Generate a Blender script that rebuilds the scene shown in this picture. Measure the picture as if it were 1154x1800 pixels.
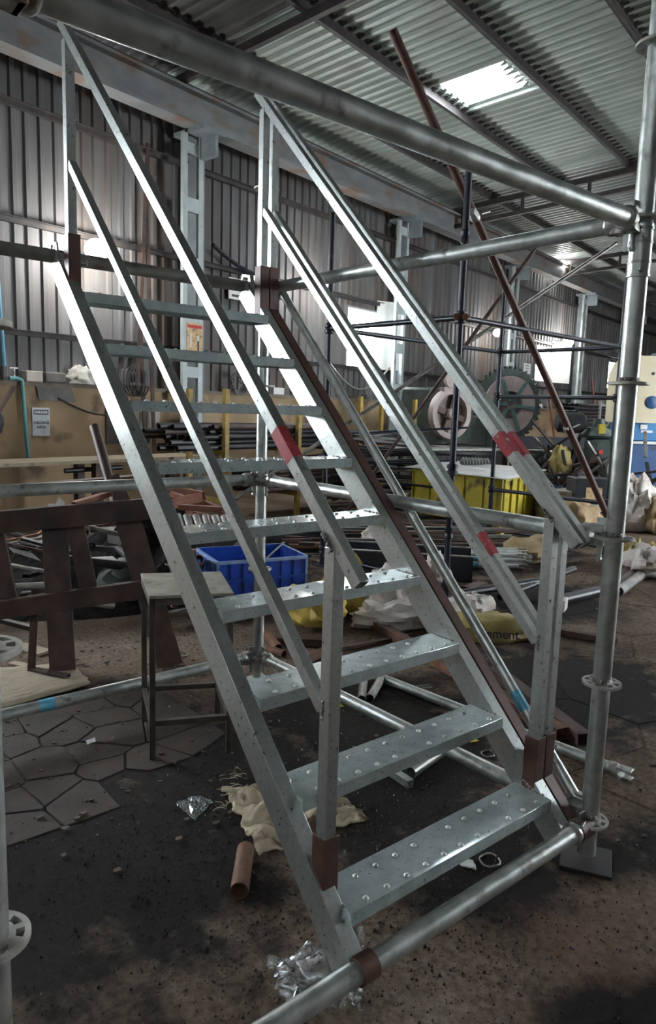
import bpy, bmesh, math, random
from mathutils import Vector, Matrix, noise

for o in list(bpy.data.objects):
    bpy.data.objects.remove(o, do_unlink=True)
S = bpy.context.scene
COL = S.collection
random.seed(7)
R = math.radians

# ------------------------------------------------------------------ camera
cam_d = bpy.data.cameras.new('camera')
cam = bpy.data.objects.new('camera', cam_d); COL.objects.link(cam)
cam_d.sensor_fit = 'VERTICAL'; cam_d.sensor_height = 36.0; cam_d.lens = 36.0 * 1259.16 / 1800.0
cam_d.clip_start = 0.02; cam_d.clip_end = 300
YAW, PITCH, ROLL = 0.699078, -0.143165, -0.0313612
CAM = Vector((-0.2788, -1.1717, 1.5457))
f = Vector((math.sin(YAW) * math.cos(PITCH), math.cos(YAW) * math.cos(PITCH), math.sin(PITCH)))
r = Vector((math.cos(YAW), -math.sin(YAW), 0.0)); d = f.cross(r)
r2 = r * math.cos(ROLL) + d * math.sin(ROLL); d2 = d * math.cos(ROLL) - r * math.sin(ROLL)
cam.matrix_world = Matrix(((r2.x, -d2.x, -f.x, CAM.x), (r2.y, -d2.y, -f.y, CAM.y), (r2.z, -d2.z, -f.z, CAM.z), (0, 0, 0, 1)))
S.camera = cam

# ------------------------------------------------------------------ sky and exposure
w = bpy.data.worlds.new('overcast_sky'); S.world = w; w.use_nodes = True
bg = w.node_tree.nodes['Background']
bg.inputs['Color'].default_value = (0.87, 0.94, 1.0, 1); bg.inputs['Strength'].default_value = 20.0
S.view_settings.view_transform = 'Standard'; S.view_settings.look = 'None'
S.view_settings.gamma = 1.0; S.view_settings.use_curve_mapping = False
S.view_settings.exposure = 0.95

# ------------------------------------------------------------------ helpers
class MB:
    def __init__(s): s.v = []; s.f = []
    def add(s, vs, fs):
        n = len(s.v); s.v += [Vector(q) for q in vs]; s.f += [tuple(i + n for i in q) for q in fs]; return s
    def hexa(s, p):
        return s.add(p, [(0, 3, 2, 1), (4, 5, 6, 7), (0, 1, 5, 4), (1, 2, 6, 5), (2, 3, 7, 6), (3, 0, 4, 7)])
    def box(s, c, size, rz=0.0):
        a, b, h = size[0] / 2, size[1] / 2, size[2] / 2; cs, sn = math.cos(rz), math.sin(rz)
        return s.hexa([(c[0] + x * cs - y * sn, c[1] + x * sn + y * cs, c[2] + z) for z in (-h, h) for x, y in ((-a, -b), (a, -b), (a, b), (-a, b))])
    def bar(s, p0, p1, wd, ht, up=(0, 0, 1)):
        p0, p1 = Vector(p0), Vector(p1); t = (p1 - p0).normalized(); u_ = Vector(up)
        a = t.cross(u_)
        if a.length < 1e-4: a = t.cross(Vector((1, 0, 0)))
        a.normalize(); b = a.cross(t).normalized(); a = a * wd / 2; b = b * ht / 2
        return s.hexa([p0 - a - b, p0 + a - b, p0 + a + b, p0 - a + b, p1 - a - b, p1 + a - b, p1 + a + b, p1 - a + b])
    def rect_tube(s, p0, p1, wd, ht, th, up=(0, 0, 1)):
        p0, p1 = Vector(p0), Vector(p1); t = (p1 - p0).normalized()
        a = t.cross(Vector(up)).normalized(); b = a.cross(t).normalized(); vs = []
        for p in (p0, p1):
            for k in (0, th):
                A, B = a * (wd / 2 - k), b * (ht / 2 - k)
                vs += [p - A - B, p + A - B, p + A + B, p - A + B]
        fs = []
        for i in range(4):
            j = (i + 1) % 4
            fs += [(i, j, 8 + j, 8 + i), (4 + j, 4 + i, 12 + i, 12 + j), (j, i, 4 + i, 4 + j), (8 + i, 8 + j, 12 + j, 12 + i)]
        return s.add(vs, fs)
    def tube(s, p0, p1, r0, n=12, ri=0.0, r1=None):
        p0, p1 = Vector(p0), Vector(p1); t = (p1 - p0).normalized(); r1 = r0 if r1 is None else r1
        a = t.orthogonal().normalized(); b = t.cross(a); vs = []; fs = []
        def ring(p, rr): return [p + (a * math.cos(2 * math.pi * i / n) + b * math.sin(2 * math.pi * i / n)) * rr for i in range(n)]
        vs = ring(p0, r0) + ring(p1, r1)
        for i in range(n): fs.append((i, (i + 1) % n, n + (i + 1) % n, n + i))
        if ri > 0:
            vs += ring(p0, ri) + ring(p1, ri)
            for i in range(n):
                j = (i + 1) % n
                fs += [(2 * n + j, 2 * n + i, 3 * n + i, 3 * n + j), (j, i, 2 * n + i, 2 * n + j), (n + i, n + j, 3 * n + j, 3 * n + i)]
        else:
            fs += [tuple(reversed(range(n))), tuple(range(n, 2 * n))]
        return s.add(vs, fs)
    def path(s, pts, rr, n=6):
        pts = [Vector(q) for q in pts]; vs = []; fs = []; prev = None
        for k, q in enumerate(pts):
            t = (pts[min(k + 1, len(pts) - 1)] - pts[max(k - 1, 0)]).normalized()
            a = prev - t * prev.dot(t) if prev else t.orthogonal()
            a.normalize(); prev = a; b = t.cross(a)
            vs += [q + (a * math.cos(2 * math.pi * i / n) + b * math.sin(2 * math.pi * i / n)) * rr for i in range(n)]
        for k in range(len(pts) - 1):
            for i in range(n): fs.append((k * n + i, k * n + (i + 1) % n, (k + 1) * n + (i + 1) % n, (k + 1) * n + i))
        m = (len(pts) - 1) * n
        fs += [tuple(reversed(range(n))), tuple(range(m, m + n))]
        return s.add(vs, fs)
    def lathe(s, c, prof, n=16, axis=(0, 0, 1)):
        t = Vector(axis).normalized(); a = t.orthogonal().normalized(); b = t.cross(a); c = Vector(c); vs = []; fs = []
        for rr, h in prof:
            vs += [c + t * h + (a * math.cos(2 * math.pi * i / n) + b * math.sin(2 * math.pi * i / n)) * max(rr, 1e-4) for i in range(n)]
        for k in range(len(prof) - 1):
            for i in range(n): fs.append((k * n + i, k * n + (i + 1) % n, (k + 1) * n + (i + 1) % n, (k + 1) * n + i))
        m = (len(prof) - 1) * n
        fs += [tuple(reversed(range(n))), tuple(range(m, m + n))]
        return s.add(vs, fs)
    def prism(s, poly, o, ex, ey, ez, th):
        o, ex, ey, ez = Vector(o), Vector(ex), Vector(ey), Vector(ez); n = len(poly)
        vs = [o + ex * x + ey * y for x, y in poly] + [o + ex * x + ey * y + ez * th for x, y in poly]
        return s.add(vs, [tuple(reversed(range(n))), tuple(range(n, 2 * n))] + [(i, (i + 1) % n, n + (i + 1) % n, n + i) for i in range(n)])
    def mesh(s, name, origin=(0, 0, 0), angle=35):
        o = Vector(origin); me = bpy.data.meshes.new(name)
        me.from_pydata([q - o for q in s.v], [], s.f); me.update()
        bm = bmesh.new(); bm.from_mesh(me); bmesh.ops.recalc_face_normals(bm, faces=bm.faces); bm.to_mesh(me); bm.free()
        for q in me.polygons: q.use_smooth = True
        me.set_sharp_from_angle(angle=R(angle))
        return me
    def build(s, name, m, parent=None, origin=None, bevel=0.0, angle=35):
        if parent is not None:
            org = Vector(parent.get('o', (0, 0, 0)))
        else:
            org = Vector(origin) if origin is not None else s.base()
        ob = bpy.data.objects.new(name, s.mesh(name, org, angle)); COL.objects.link(ob)
        if parent is not None: ob.parent = parent
        else: ob.location = org
        ob['o'] = tuple(org)
        if m: ob.data.materials.append(MAT[m])
        if bevel:
            b = ob.modifiers.new('bevel', 'BEVEL'); b.width = bevel; b.segments = 2; b.limit_method = 'ANGLE'; b.angle_limit = R(40)
        return ob
    def base(s):
        n = len(s.v); x = sum(q.x for q in s.v) / n; y = sum(q.y for q in s.v) / n
        return Vector((x, y, min(q.z for q in s.v)))

def tag(o, label=None, cat=None, group=None, kind=None):
    if label: o['label'] = label
    if cat: o['category'] = cat
    if group: o['group'] = group
    if kind: o['kind'] = kind
    return o
def thing(name, label, cat, loc=(0, 0, 0), group=None):
    o = bpy.data.objects.new(name, None); COL.objects.link(o); o.location = loc; o['o'] = tuple(loc); o.empty_display_size = 0.1
    return tag(o, label, cat, group)
def inst(name, me, parent, loc, rot=None, scale=None):
    """shared-mesh piece; loc is a world position"""
    o = bpy.data.objects.new(name, me); COL.objects.link(o)
    if parent is not None:
        o.parent = parent; o.location = Vector(loc) - Vector(parent.get('o', (0, 0, 0)))
    else: o.location = loc
    o['o'] = tuple(loc)
    if rot: o.rotation_euler = rot
    if scale: o.scale = scale
    return o

# ------------------------------------------------------------------ materials
MAT = {}
def mat(name, c1, c2=None, metal=0.0, rough=0.6, rough2=None, scale=8.0, detail=6.0, lo=0.35, hi=0.65, bump=0.0, bscale=60.0,
        c3=None, s3=3.0, t3=(0.55, 0.7), stretch=(1, 1, 1), spec=None, bdist=0.01, trans=0.0, emit=None, alpha=1.0):
    m = bpy.data.materials.new(name); m.use_nodes = True; MAT[name] = m
    n = m.node_tree.nodes; l = m.node_tree.links; b = n['Principled BSDF']
    b.inputs['Metallic'].default_value = metal; b.inputs['Roughness'].default_value = rough
    if spec is not None: b.inputs['Specular IOR Level'].default_value = spec
    if trans: b.inputs['Transmission Weight'].default_value = trans
    b.inputs['Alpha'].default_value = alpha
    b.inputs['Base Color'].default_value = (*c1, 1)
    if emit: b.inputs['Emission Color'].default_value = (*c1, 1); b.inputs['Emission Strength'].default_value = emit
    geo = n.new('ShaderNodeNewGeometry'); mp = n.new('ShaderNodeMapping'); mp.inputs['Scale'].default_value = stretch
    l.new(geo.outputs['Position'], mp.inputs['Vector'])
    def nz(sc, dt=detail, seed=0.0):
        t = n.new('ShaderNodeTexNoise'); t.inputs['Scale'].default_value = sc; t.inputs['Detail'].default_value = dt
        l.new(mp.outputs['Vector'], t.inputs['Vector']); return t
    def ramp(src, a, bb, ca, cb):
        q = n.new('ShaderNodeValToRGB'); q.color_ramp.elements[0].position = a; q.color_ramp.elements[1].position = bb
        q.color_ramp.elements[0].color = (*ca, 1); q.color_ramp.elements[1].color = (*cb, 1); l.new(src, q.inputs['Fac']); return q
    if c2:
        t = nz(scale); q = ramp(t.outputs['Fac'], lo, hi, c1, c2); out = q.outputs['Color']
        if rough2 is not None:
            q2 = ramp(t.outputs['Fac'], lo, hi, (rough,) * 3, (rough2,) * 3); l.new(q2.outputs['Color'], b.inputs['Roughness'])
        if c3:
            t2 = nz(s3, 8.0); q3 = ramp(t2.outputs['Fac'], t3[0], t3[1], (0, 0, 0), (1, 1, 1))
            mx = n.new('ShaderNodeMix'); mx.data_type = 'RGBA'; l.new(q3.outputs['Color'], mx.inputs['Factor'])
            l.new(out, mx.inputs['A']); mx.inputs['B'].default_value = (*c3, 1); out = mx.outputs['Result']
            if metal > 0:
                q4 = ramp(q3.outputs['Color'], 0, 1, (metal,) * 3, (metal * .35,) * 3); l.new(q4.outputs['Color'], b.inputs['Metallic'])
        l.new(out, b.inputs['Base Color'])
    if bump:
        t = nz(bscale, 8.0); bp = n.new('ShaderNodeBump'); bp.inputs['Strength'].default_value = bump; bp.inputs['Distance'].default_value = bdist
        l.new(t.outputs['Fac'], bp.inputs['Height']); l.new(bp.outputs['Normal'], b.inputs['Normal'])
    return m

mat('galv', (0.47, 0.50, 0.48), (0.60, 0.635, 0.62), metal=0.85, rough=0.27, rough2=0.38, scale=60, lo=.3, hi=.7, c3=(0.22, 0.21, 0.19), s3=60, t3=(0.64, 0.76), bump=.06, bscale=90)
mat('galv_tread', (0.47, 0.54, 0.54), (0.62, 0.69, 0.69), metal=0.50, rough=0.12, rough2=0.20, scale=22, lo=.3, hi=.7, c3=(0.10, 0.095, 0.09), s3=130, t3=(0.62, 0.68))
mat('galv_tube', (0.40, 0.43, 0.41), (0.56, 0.59, 0.565), metal=0.8, rough=0.32, rough2=0.46, scale=22, c3=(0.16, 0.15, 0.13), s3=17, t3=(0.60, 0.75), bump=.1, bscale=80)
mat('old_tube', (0.20, 0.20, 0.18), (0.33, 0.33, 0.30), metal=0.7, rough=0.38, rough2=0.55, scale=18, c3=(0.12, 0.09, 0.07), s3=9, t3=(0.55, 0.75), bump=.1)
mat('cast_steel', (0.36, 0.37, 0.35), (0.50, 0.50, 0.47), metal=0.75, rough=0.42, scale=40, c3=(0.15, 0.11, 0.08), s3=22, t3=(0.5, 0.7), bump=.2)
mat('rosette_pale', (0.36, 0.36, 0.32), (0.52, 0.52, 0.47), metal=0.35, rough=0.55, scale=30, c3=(0.24, 0.20, 0.15), s3=18, t3=(0.5, 0.75), bump=.2)
mat('primer', (0.072, 0.034, 0.026), (0.115, 0.054, 0.040), metal=0.15, rough=0.48, scale=9, c3=(0.19, 0.10, 0.07), s3=16, t3=(0.62, 0.8), bump=.15)
mat('rust', (0.10, 0.040, 0.022), (0.19, 0.082, 0.040), metal=0.1, rough=0.75, scale=12, c3=(0.055, 0.032, 0.025), s3=5, t3=(0.5, 0.7), bump=.35)
mat('rust_dark', (0.045, 0.026, 0.020), (0.095, 0.052, 0.038), metal=0.2, rough=0.62, scale=7, c3=(0.02, 0.017, 0.016), s3=4, t3=(0.5, 0.7), bump=.3)
mat('tan_sack', (0.34, 0.24, 0.12), (0.44, 0.33, 0.19), rough=0.75, scale=9, c3=(0.30, 0.14, 0.07), s3=5, bump=.4, bscale=30)
mat('weld', (0.42, 0.42, 0.40), (0.12, 0.10, 0.09), metal=0.8, rough=0.45, scale=120, bump=.8, bscale=150)
mat('red_mark', (0.42, 0.045, 0.055), (0.33, 0.035, 0.045), metal=0.1, rough=0.5, scale=40, c3=(0.5, 0.42, 0.42), s3=60, t3=(0.64, 0.70))
mat('blue_mark', (0.09, 0.34, 0.50), (0.15, 0.42, 0.55), metal=0.1, rough=0.5, scale=40)
mat('sheet_wall', (0.088, 0.086, 0.086), (0.175, 0.172, 0.170), metal=0.25, rough=0.62, scale=2.2, stretch=(1, 1, .18), c3=(0.10, 0.075, 0.06), s3=1.3, t3=(0.50, 0.68))
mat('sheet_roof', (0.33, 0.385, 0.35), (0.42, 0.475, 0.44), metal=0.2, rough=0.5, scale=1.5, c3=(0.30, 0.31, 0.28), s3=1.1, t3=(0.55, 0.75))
mat('sheet_roof_dark', (0.045, 0.045, 0.045), (0.085, 0.085, 0.082), metal=0.1, rough=0.6, scale=1.5)  # darker sheet colour for the left part of the roof
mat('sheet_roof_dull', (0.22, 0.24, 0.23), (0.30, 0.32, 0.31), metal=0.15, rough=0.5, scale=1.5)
mat('flagstone', (0.036, 0.025, 0.018), (0.062, 0.043, 0.031), rough=0.85, scale=6, c3=(0.05, 0.04, 0.035), s3=5, t3=(0.50, 0.66), bump=.4, bscale=40, bdist=.006)
mat('steel_dark', (0.035, 0.033, 0.035), (0.065, 0.055, 0.05), metal=0.3, rough=0.6, scale=5)
mat('beam_grey', (0.19, 0.20, 0.21), (0.27, 0.28, 0.285), metal=0.2, rough=0.55, scale=2.0, c3=(0.22, 0.15, 0.11), s3=1.6, t3=(0.52, 0.64), stretch=(1, 1, 2))
mat('column_grey', (0.37, 0.42, 0.42), (0.46, 0.51, 0.51), metal=0.15, rough=0.55, scale=4, c3=(0.25, 0.25, 0.24), s3=3, t3=(0.58, 0.72))
mat('column_back', (0.17, 0.20, 0.22), (0.24, 0.27, 0.29), metal=0.15, rough=0.55, scale=4)
mat('ochre_plaster', (0.29, 0.205, 0.118), (0.39, 0.285, 0.175), rough=0.9, scale=1.4, c3=(0.13, 0.09, 0.065), s3=2.6, t3=(0.54, 0.70), bump=.35, bscale=14)
mat('slate', (0.10, 0.10, 0.10), (0.17, 0.16, 0.15), rough=0.8, scale=6)
mat('plaster_cap', (0.16, 0.13, 0.10), (0.25, 0.21, 0.17), rough=0.9, scale=5, bump=.3)

def floor_material():
    m = bpy.data.materials.new('floor_dirt'); m.use_nodes = True; MAT['floor_dirt'] = m
    n = m.node_tree.nodes; l = m.node_tree.links; b = n['Principled BSDF']
    geo = n.new('ShaderNodeNewGeometry')
    def nz(sc, dt=8.0, rough=.6):
        t = n.new('ShaderNodeTexNoise'); t.inputs['Scale'].default_value = sc; t.inputs['Detail'].default_value = dt; t.inputs['Roughness'].default_value = rough
        l.new(geo.outputs['Position'], t.inputs['Vector']); return t.outputs['Fac']
    def ramp(src, pts):
        q = n.new('ShaderNodeValToRGB'); e = q.color_ramp.elements
        while len(e) < len(pts): e.new(.5)
        for i, (p, c) in enumerate(pts): e[i].position = p; e[i].color = (*c, 1)
        l.new(src, q.inputs['Fac']); return q.outputs['Color']
    def mth(op, a, bb):
        q = n.new('ShaderNodeMath'); q.operation = op
        for i, x in enumerate((a, bb)):
            if isinstance(x, (int, float)): q.inputs[i].default_value = x
            else: l.new(x, q.inputs[i])
        return q.outputs[0]
    def mix(fac, a, bb):
        q = n.new('ShaderNodeMix'); q.data_type = 'RGBA'; l.new(fac, q.inputs['Factor'])
        for k, x in (('A', a), ('B', bb)):
            if isinstance(x, tuple): q.inputs[k].default_value = (*x, 1)
            else: l.new(x, q.inputs[k])
        return q.outputs['Result']
    base = ramp(nz(1.6), [(.30, (.100, .068, .047)), (.50, (.175, .130, .096)), (.70, (.250, .200, .155))])
    fine = ramp(nz(38), [(.34, (.34, .31, .29)), (.60, (1.08, 1.08, 1.08))])
    q = n.new('ShaderNodeMix'); q.data_type = 'RGBA'; q.blend_type = 'MULTIPLY'; q.inputs['Factor'].default_value = .8
    l.new(base, q.inputs['A']); l.new(fine, q.inputs['B']); col = q.outputs['Result']
    # red iron dust on the working side
    col = mix(ramp(nz(.9, 4), [(.55, (0, 0, 0)), (.72, (.5, .5, .5))]), col, (.150, .082, .050))
    # soot and swarf: stains with a shape of their own
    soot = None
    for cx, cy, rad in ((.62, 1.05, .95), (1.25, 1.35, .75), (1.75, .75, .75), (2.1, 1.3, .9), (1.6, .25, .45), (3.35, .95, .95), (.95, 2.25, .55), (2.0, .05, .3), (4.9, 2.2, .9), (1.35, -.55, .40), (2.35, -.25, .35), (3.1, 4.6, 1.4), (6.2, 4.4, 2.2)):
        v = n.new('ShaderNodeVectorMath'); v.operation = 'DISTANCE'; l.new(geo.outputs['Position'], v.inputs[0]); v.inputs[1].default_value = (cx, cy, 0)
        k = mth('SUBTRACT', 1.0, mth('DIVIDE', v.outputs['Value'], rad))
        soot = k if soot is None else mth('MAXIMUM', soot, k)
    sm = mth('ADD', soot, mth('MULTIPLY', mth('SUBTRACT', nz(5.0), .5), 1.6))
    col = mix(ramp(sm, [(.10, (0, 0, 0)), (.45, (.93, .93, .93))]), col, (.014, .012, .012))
    # scattered grit everywhere
    col = mix(ramp(nz(75, 3), [(.62, (0, 0, 0)), (.68, (.8, .8, .8))]), col, (.02, .018, .018))
    l.new(col, b.inputs['Base Color']); b.inputs['Roughness'].default_value = .85; b.inputs['Specular IOR Level'].default_value = .14
    bp = n.new('ShaderNodeBump'); bp.inputs['Strength'].default_value = .7; bp.inputs['Distance'].default_value = .012
    l.new(mth('ADD', nz(26, 10, .7), mth('MULTIPLY', nz(3, 4), 1.5)), bp.inputs['Height']); l.new(bp.outputs['Normal'], b.inputs['Normal'])
floor_material()

# ------------------------------------------------------------------ the shed: frame along the long wall
U = Vector((0.980523, 0.196405, 0)); N = Vector((-0.196405, 0.980523, 0)); WC = 7.90587
WA = math.atan2(U.y, U.x)
def WP(u, d_, z): return U * u + N * (WC - d_) + Vector((0, 0, z))
def wbox(mb, u0, u1, d0, d1, z0, z1):
    return mb.hexa([WP(u0, d1, z0), WP(u1, d1, z0), WP(u1, d0, z0), WP(u0, d0, z0), WP(u0, d1, z1), WP(u1, d1, z1), WP(u1, d0, z1), WP(u0, d0, z1)])
UMIN, UMAX, DMAX = -9.0, 41.0, 15.0
EAVE, SL = 6.23, 0.06

m = MB(); wbox(m, UMIN - 1, UMAX + 1, -.3, DMAX + 8, -.3, 0)
floor = tag(m.build('floor', 'floor_dirt', origin=(0, 0, 0)), kind='structure', label='dark dirty workshop floor of cracked concrete and swarf')

# flagstones and slabs of the floor, each its own piece: cells of an irregular paving
def cell(p_, others, box):
    poly = [(box[0], box[1]), (box[2], box[1]), (box[2], box[3]), (box[0], box[3])]
    for o in others:
        mx, my, nx, ny = (p_[0] + o[0]) / 2, (p_[1] + o[1]) / 2, o[0] - p_[0], o[1] - p_[1]
        out = []
        for i in range(len(poly)):
            A, B = poly[i], poly[(i + 1) % len(poly)]
            da, db = (A[0] - mx) * nx + (A[1] - my) * ny, (B[0] - mx) * nx + (B[1] - my) * ny
            if da <= 0: out.append(A)
            if da * db < 0: t_ = da / (da - db); out.append((A[0] + (B[0] - A[0]) * t_, A[1] + (B[1] - A[1]) * t_))
        poly = out
        if len(poly) < 3: return None
    return poly
def paving(name, box, nx, ny, gap, th, m_, seed, keep=lambda x, y: True):
    rn = random.Random(seed); pts = []
    for j in range(ny):
        for i in range(nx): pts.append((box[0] + (i + .5 + rn.uniform(-.38, .38)) * (box[2] - box[0]) / nx, box[1] + (j + .5 + rn.uniform(-.38, .38)) * (box[3] - box[1]) / ny))
    for p_ in pts:
        if not keep(*p_): continue
        po = cell(p_, [q for q in pts if q != p_], box)
        if not po: continue
        cx, cy = sum(q[0] for q in po) / len(po), sum(q[1] for q in po) / len(po); k = []
        for q in po:
            dx, dy = q[0] - cx, q[1] - cy; L = math.hypot(dx, dy); k.append((cx + dx * (1 - gap / L), cy + dy * (1 - gap / L)))
        MB().prism(k, (0, 0, -.02), (1, 0, 0), (0, 1, 0), (0, 0, 1), .02 + rn.uniform(*th)).build(name, m_, floor, bevel=.003)
paving('flagstone', (.28, 1.28, 1.45, 2.35), 5, 5, .006, (.003, .009), 'flagstone', 5, lambda x, y: y - 1.30 > (x - .5) * .25 + .12 * math.sin(x * 9))
paving('floor_slab', (2.45, -1.0, 8.0, 2.4), 7, 5, .007, (.003, .007), 'floor_dirt', 8, lambda x, y: y < 1.2 + .28 * (x - 2.4))

# corrugated sheets
def sheet_mesh(name, wd, pitch, depth, tilt=0.0, m_='sheet_wall'):
    prof = []; x = 0.0; k = max(1, round(wd / pitch)); pt = wd / k
    for i in range(k):
        x = i * pt; prof += [(x, 0), (x + pt * .52, 0), (x + pt * .62, depth), (x + pt * .90, depth)]
    prof.append((wd, 0)); nn = len(prof)
    q = MB(); t = .0012
    q.add([(x, -y, z) for z in (0, 1) for x, y in prof], [(i, i + 1, nn + i + 1, nn + i) for i in range(nn - 1)])
    me = q.mesh(name, angle=10); me.materials.append(MAT[m_]); return me
wall = thing('wall_back', 'long corrugated sheet wall above an ochre plastered base', None, (0, 0, 0)); wall['kind'] = 'structure'
WS = sheet_mesh('wall_sheet', 1.0, .2, .030)
LOW = 1.72
WINS = [(-1.6, 1.4, 1.9, 3.9), (11.15, 12.1, 2.42, 3.56), (20.5, 21.6, 2.6, 3.6), (27.2, 28.3, 2.65, 3.6)]
edges = [UMIN]
for a, b_, *_ in WINS + [(UMAX, UMAX)]:
    nn = max(1, round((a - edges[-1]) / 1.0)); st = (a - edges[-1]) / nn
    edges += [edges[-1] + st * (i + 1) for i in range(nn)]
    if b_ > a: edges.append(b_)
for a, b_ in zip(edges, edges[1:]):
    win = next((q for q in WINS if abs(q[0] - a) < 1e-3), None)
    off = random.uniform(0, .006)
    for z0, z1 in ([(LOW - .05, 6.205)] if not win else [(LOW - .05, win[2]), (win[3], 6.205)]):
        inst('wall_sheet', WS, wall, WP(a, off, z0), (0, 0, WA), ((b_ - a) + (.0 if win else .025), 1, z1 - z0))
m = MB(); wbox(m, UMIN, UMAX, -.2, .10, 0, LOW); m.build('plaster_base', 'ochre_plaster', wall)
m = MB(); wbox(m, UMIN, UMAX, -.2, .13, LOW, LOW + .05); m.build('base_coping', 'plaster_cap', wall)
for z in (2.38, 3.74, 5.1):
    m = MB(); wbox(m, UMIN, UMAX, .035, .095, z - .035, z + .035); wbox(m, UMIN, UMAX, .035, .14, z + .025, z + .035)
    m.build('girt', 'steel_dark', wall)
# latticed columns standing against the wall
for uc in (1.3, 6.84, 12.5, 18.0, 23.3, 28.9, 34.5):
    zt = 5.42
    c = MB(); wbox(c, uc + .14, uc + .26, .10, .36, 0, zt); c = c.build('column', 'column_back', wall)
    for k in (-.20, .10):
        q = MB(); wbox(q, uc + k, uc + k + .085, .36, .42, 0, zt); q.build('chord', 'column_grey', c)
    for k in range(7):
        z = .35 + k * .80
        if z < zt: q = MB(); wbox(q, uc - .115, uc + .10, .365, .412, z, z + .20 if k % 2 else z + .16); q.build('batten', 'column_grey', c)
    q = MB(); wbox(q, uc - .12, uc + .34, .1, .75, zt, zt + .06); wbox(q, uc + .14, uc + .2, .4, .72, zt - .3, zt); q.build('bracket', 'column_back', c)
# gantry beam along the wall
gb = thing('crane_beam', 'long pale grey gantry beam carried by the columns under the eave', 'beam', WP(8, .5, 5.48))
m = MB(); wbox(m, UMIN, UMAX, .38, .66, 5.48, 5.52); m.build('bottom_flange', 'beam_grey', gb)
m = MB(); wbox(m, UMIN, UMAX, .50, .54, 5.52, 5.90); m.build('web', 'beam_grey', gb)
m = MB(); wbox(m, UMIN, UMAX, .38, .66, 5.90, 5.94); m.build('top_flange', 'beam_grey', gb)
m = MB(); wbox(m, UMIN, UMAX, .48, .55, 5.94, 6.02); m.build('rail', 'steel_dark', gb)

# roof
roof = thing('ceiling', 'corrugated greenish grey sheet roof on dark purlins', None, (0, 0, 0)); roof['kind'] = 'structure'
RS = sheet_mesh('roof_sheet', .95, .19, .042, m_='sheet_roof'); RS_DARK = sheet_mesh('roof_sheet', .95, .19, .042, m_='sheet_roof_dark'); RSD = sheet_mesh('roof_sheet', .95, .19, .042, m_='sheet_roof_dull')
def rz(d_): return EAVE + SL * d_
SKY = {(0, 9.4, 2.95, 4.0)}
n0 = 9.38
u_ = n0 - .95 * 19
tilt = math.atan(SL)
HOLES = [(n0, 2.95, 4.0)] + [(n0 + .95 * k, a, a + 1.6) for k in (6, 12, 18) for a in (5.9, 10.2)]  # besides the visible hole, unseen skylights added to light the shed
while u_ < UMAX:
    for d0, d1 in ((-.03, 4.35), (4.25, 9.2), (9.1, DMAX + .3)):
        segs = [(d0, d1)]
        for hu, h0, h1 in HOLES:
            if abs(hu - u_) < .01 and d0 < h0 < d1: segs = [(d0, h0), (h1, d1)]
        for a, b_ in segs:
            dz = .004 if d0 > 0 else 0
            # local y is along the slope: sheet z axis -> towards the camera side and up
            o = inst('roof_sheet', RS_DARK if u_ < 6.2 else (RS if u_ < 14.0 else RSD), roof, WP(u_, a, rz(a) + dz), None, (1, 1, (b_ - a) / math.cos(tilt)))
            ex = U; ez = (-N * math.cos(tilt) + Vector((0, 0, math.sin(tilt)))); ey = ez.cross(ex)
            o.rotation_euler = Matrix((ex, ey, ez)).transposed().to_euler()
    u_ += .95
for k in range(6):   # torn teeth left round the roof hole
    uu = n0 + .02 + k * .155; q = MB(); L_ = .10 + .09 * ((k * 7) % 5) / 4
    z_ = rz(4.0) - .01
    q.add([WP(uu, 4.01, z_), WP(uu + .13, 4.01, z_), WP(uu + .05, 4.0 - L_, z_ - .05), WP(uu, 4.01, z_ + .004), WP(uu + .13, 4.01, z_ + .004), WP(uu + .05, 4.0 - L_, z_ - .046)], [(0, 1, 2), (3, 5, 4), (0, 2, 5, 3), (1, 4, 5, 2), (0, 3, 4, 1)])
    q.build('torn_sheet_tooth', 'sheet_roof_dull', roof)
def rbar(mb, u0, u1, d0, d1, z0, z1):
    return mb.hexa([WP(u0, d1, rz(d1) + z0), WP(u1, d1, rz(d1) + z0), WP(u1, d0, rz(d0) + z0), WP(u0, d0, rz(d0) + z0), WP(u0, d1, rz(d1) + z1), WP(u1, d1, rz(d1) + z1), WP(u1, d0, rz(d0) + z1), WP(u0, d0, rz(d0) + z1)])
for k in range(10):
    dp = 1.37 + 1.43 * k
    m = MB(); rbar(m, UMIN, UMAX, dp, dp + .012, -.19, -.012); rbar(m, UMIN, UMAX, dp + .012, dp + .075, -.024, -.012); rbar(m, UMIN, UMAX, dp - .0, dp + .06, -.19, -.178)
    pu = m.build('purlin', 'steel_dark', roof)
    if k < 4:   # dark teeth standing in for rib shadows, up the slope from the purlin
        m = MB(); x = 5.0 + .19 * .3
        while x < 24:
            m.add([WP(x, dp, rz(dp) - .045), WP(x + .11, dp, rz(dp) - .045), WP(x + .10, dp + .17, rz(dp + .17) - .012), WP(x, dp, rz(dp) - .004), WP(x + .11, dp, rz(dp) - .004), WP(x + .10, dp + .17, rz(dp + .17) - .004)], [(0, 2, 1), (3, 4, 5), (0, 1, 4, 3), (1, 2, 5, 4), (2, 0, 3, 5)]); x += .19
        m.build('rib_shadow_teeth', 'steel_dark', pu)
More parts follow.
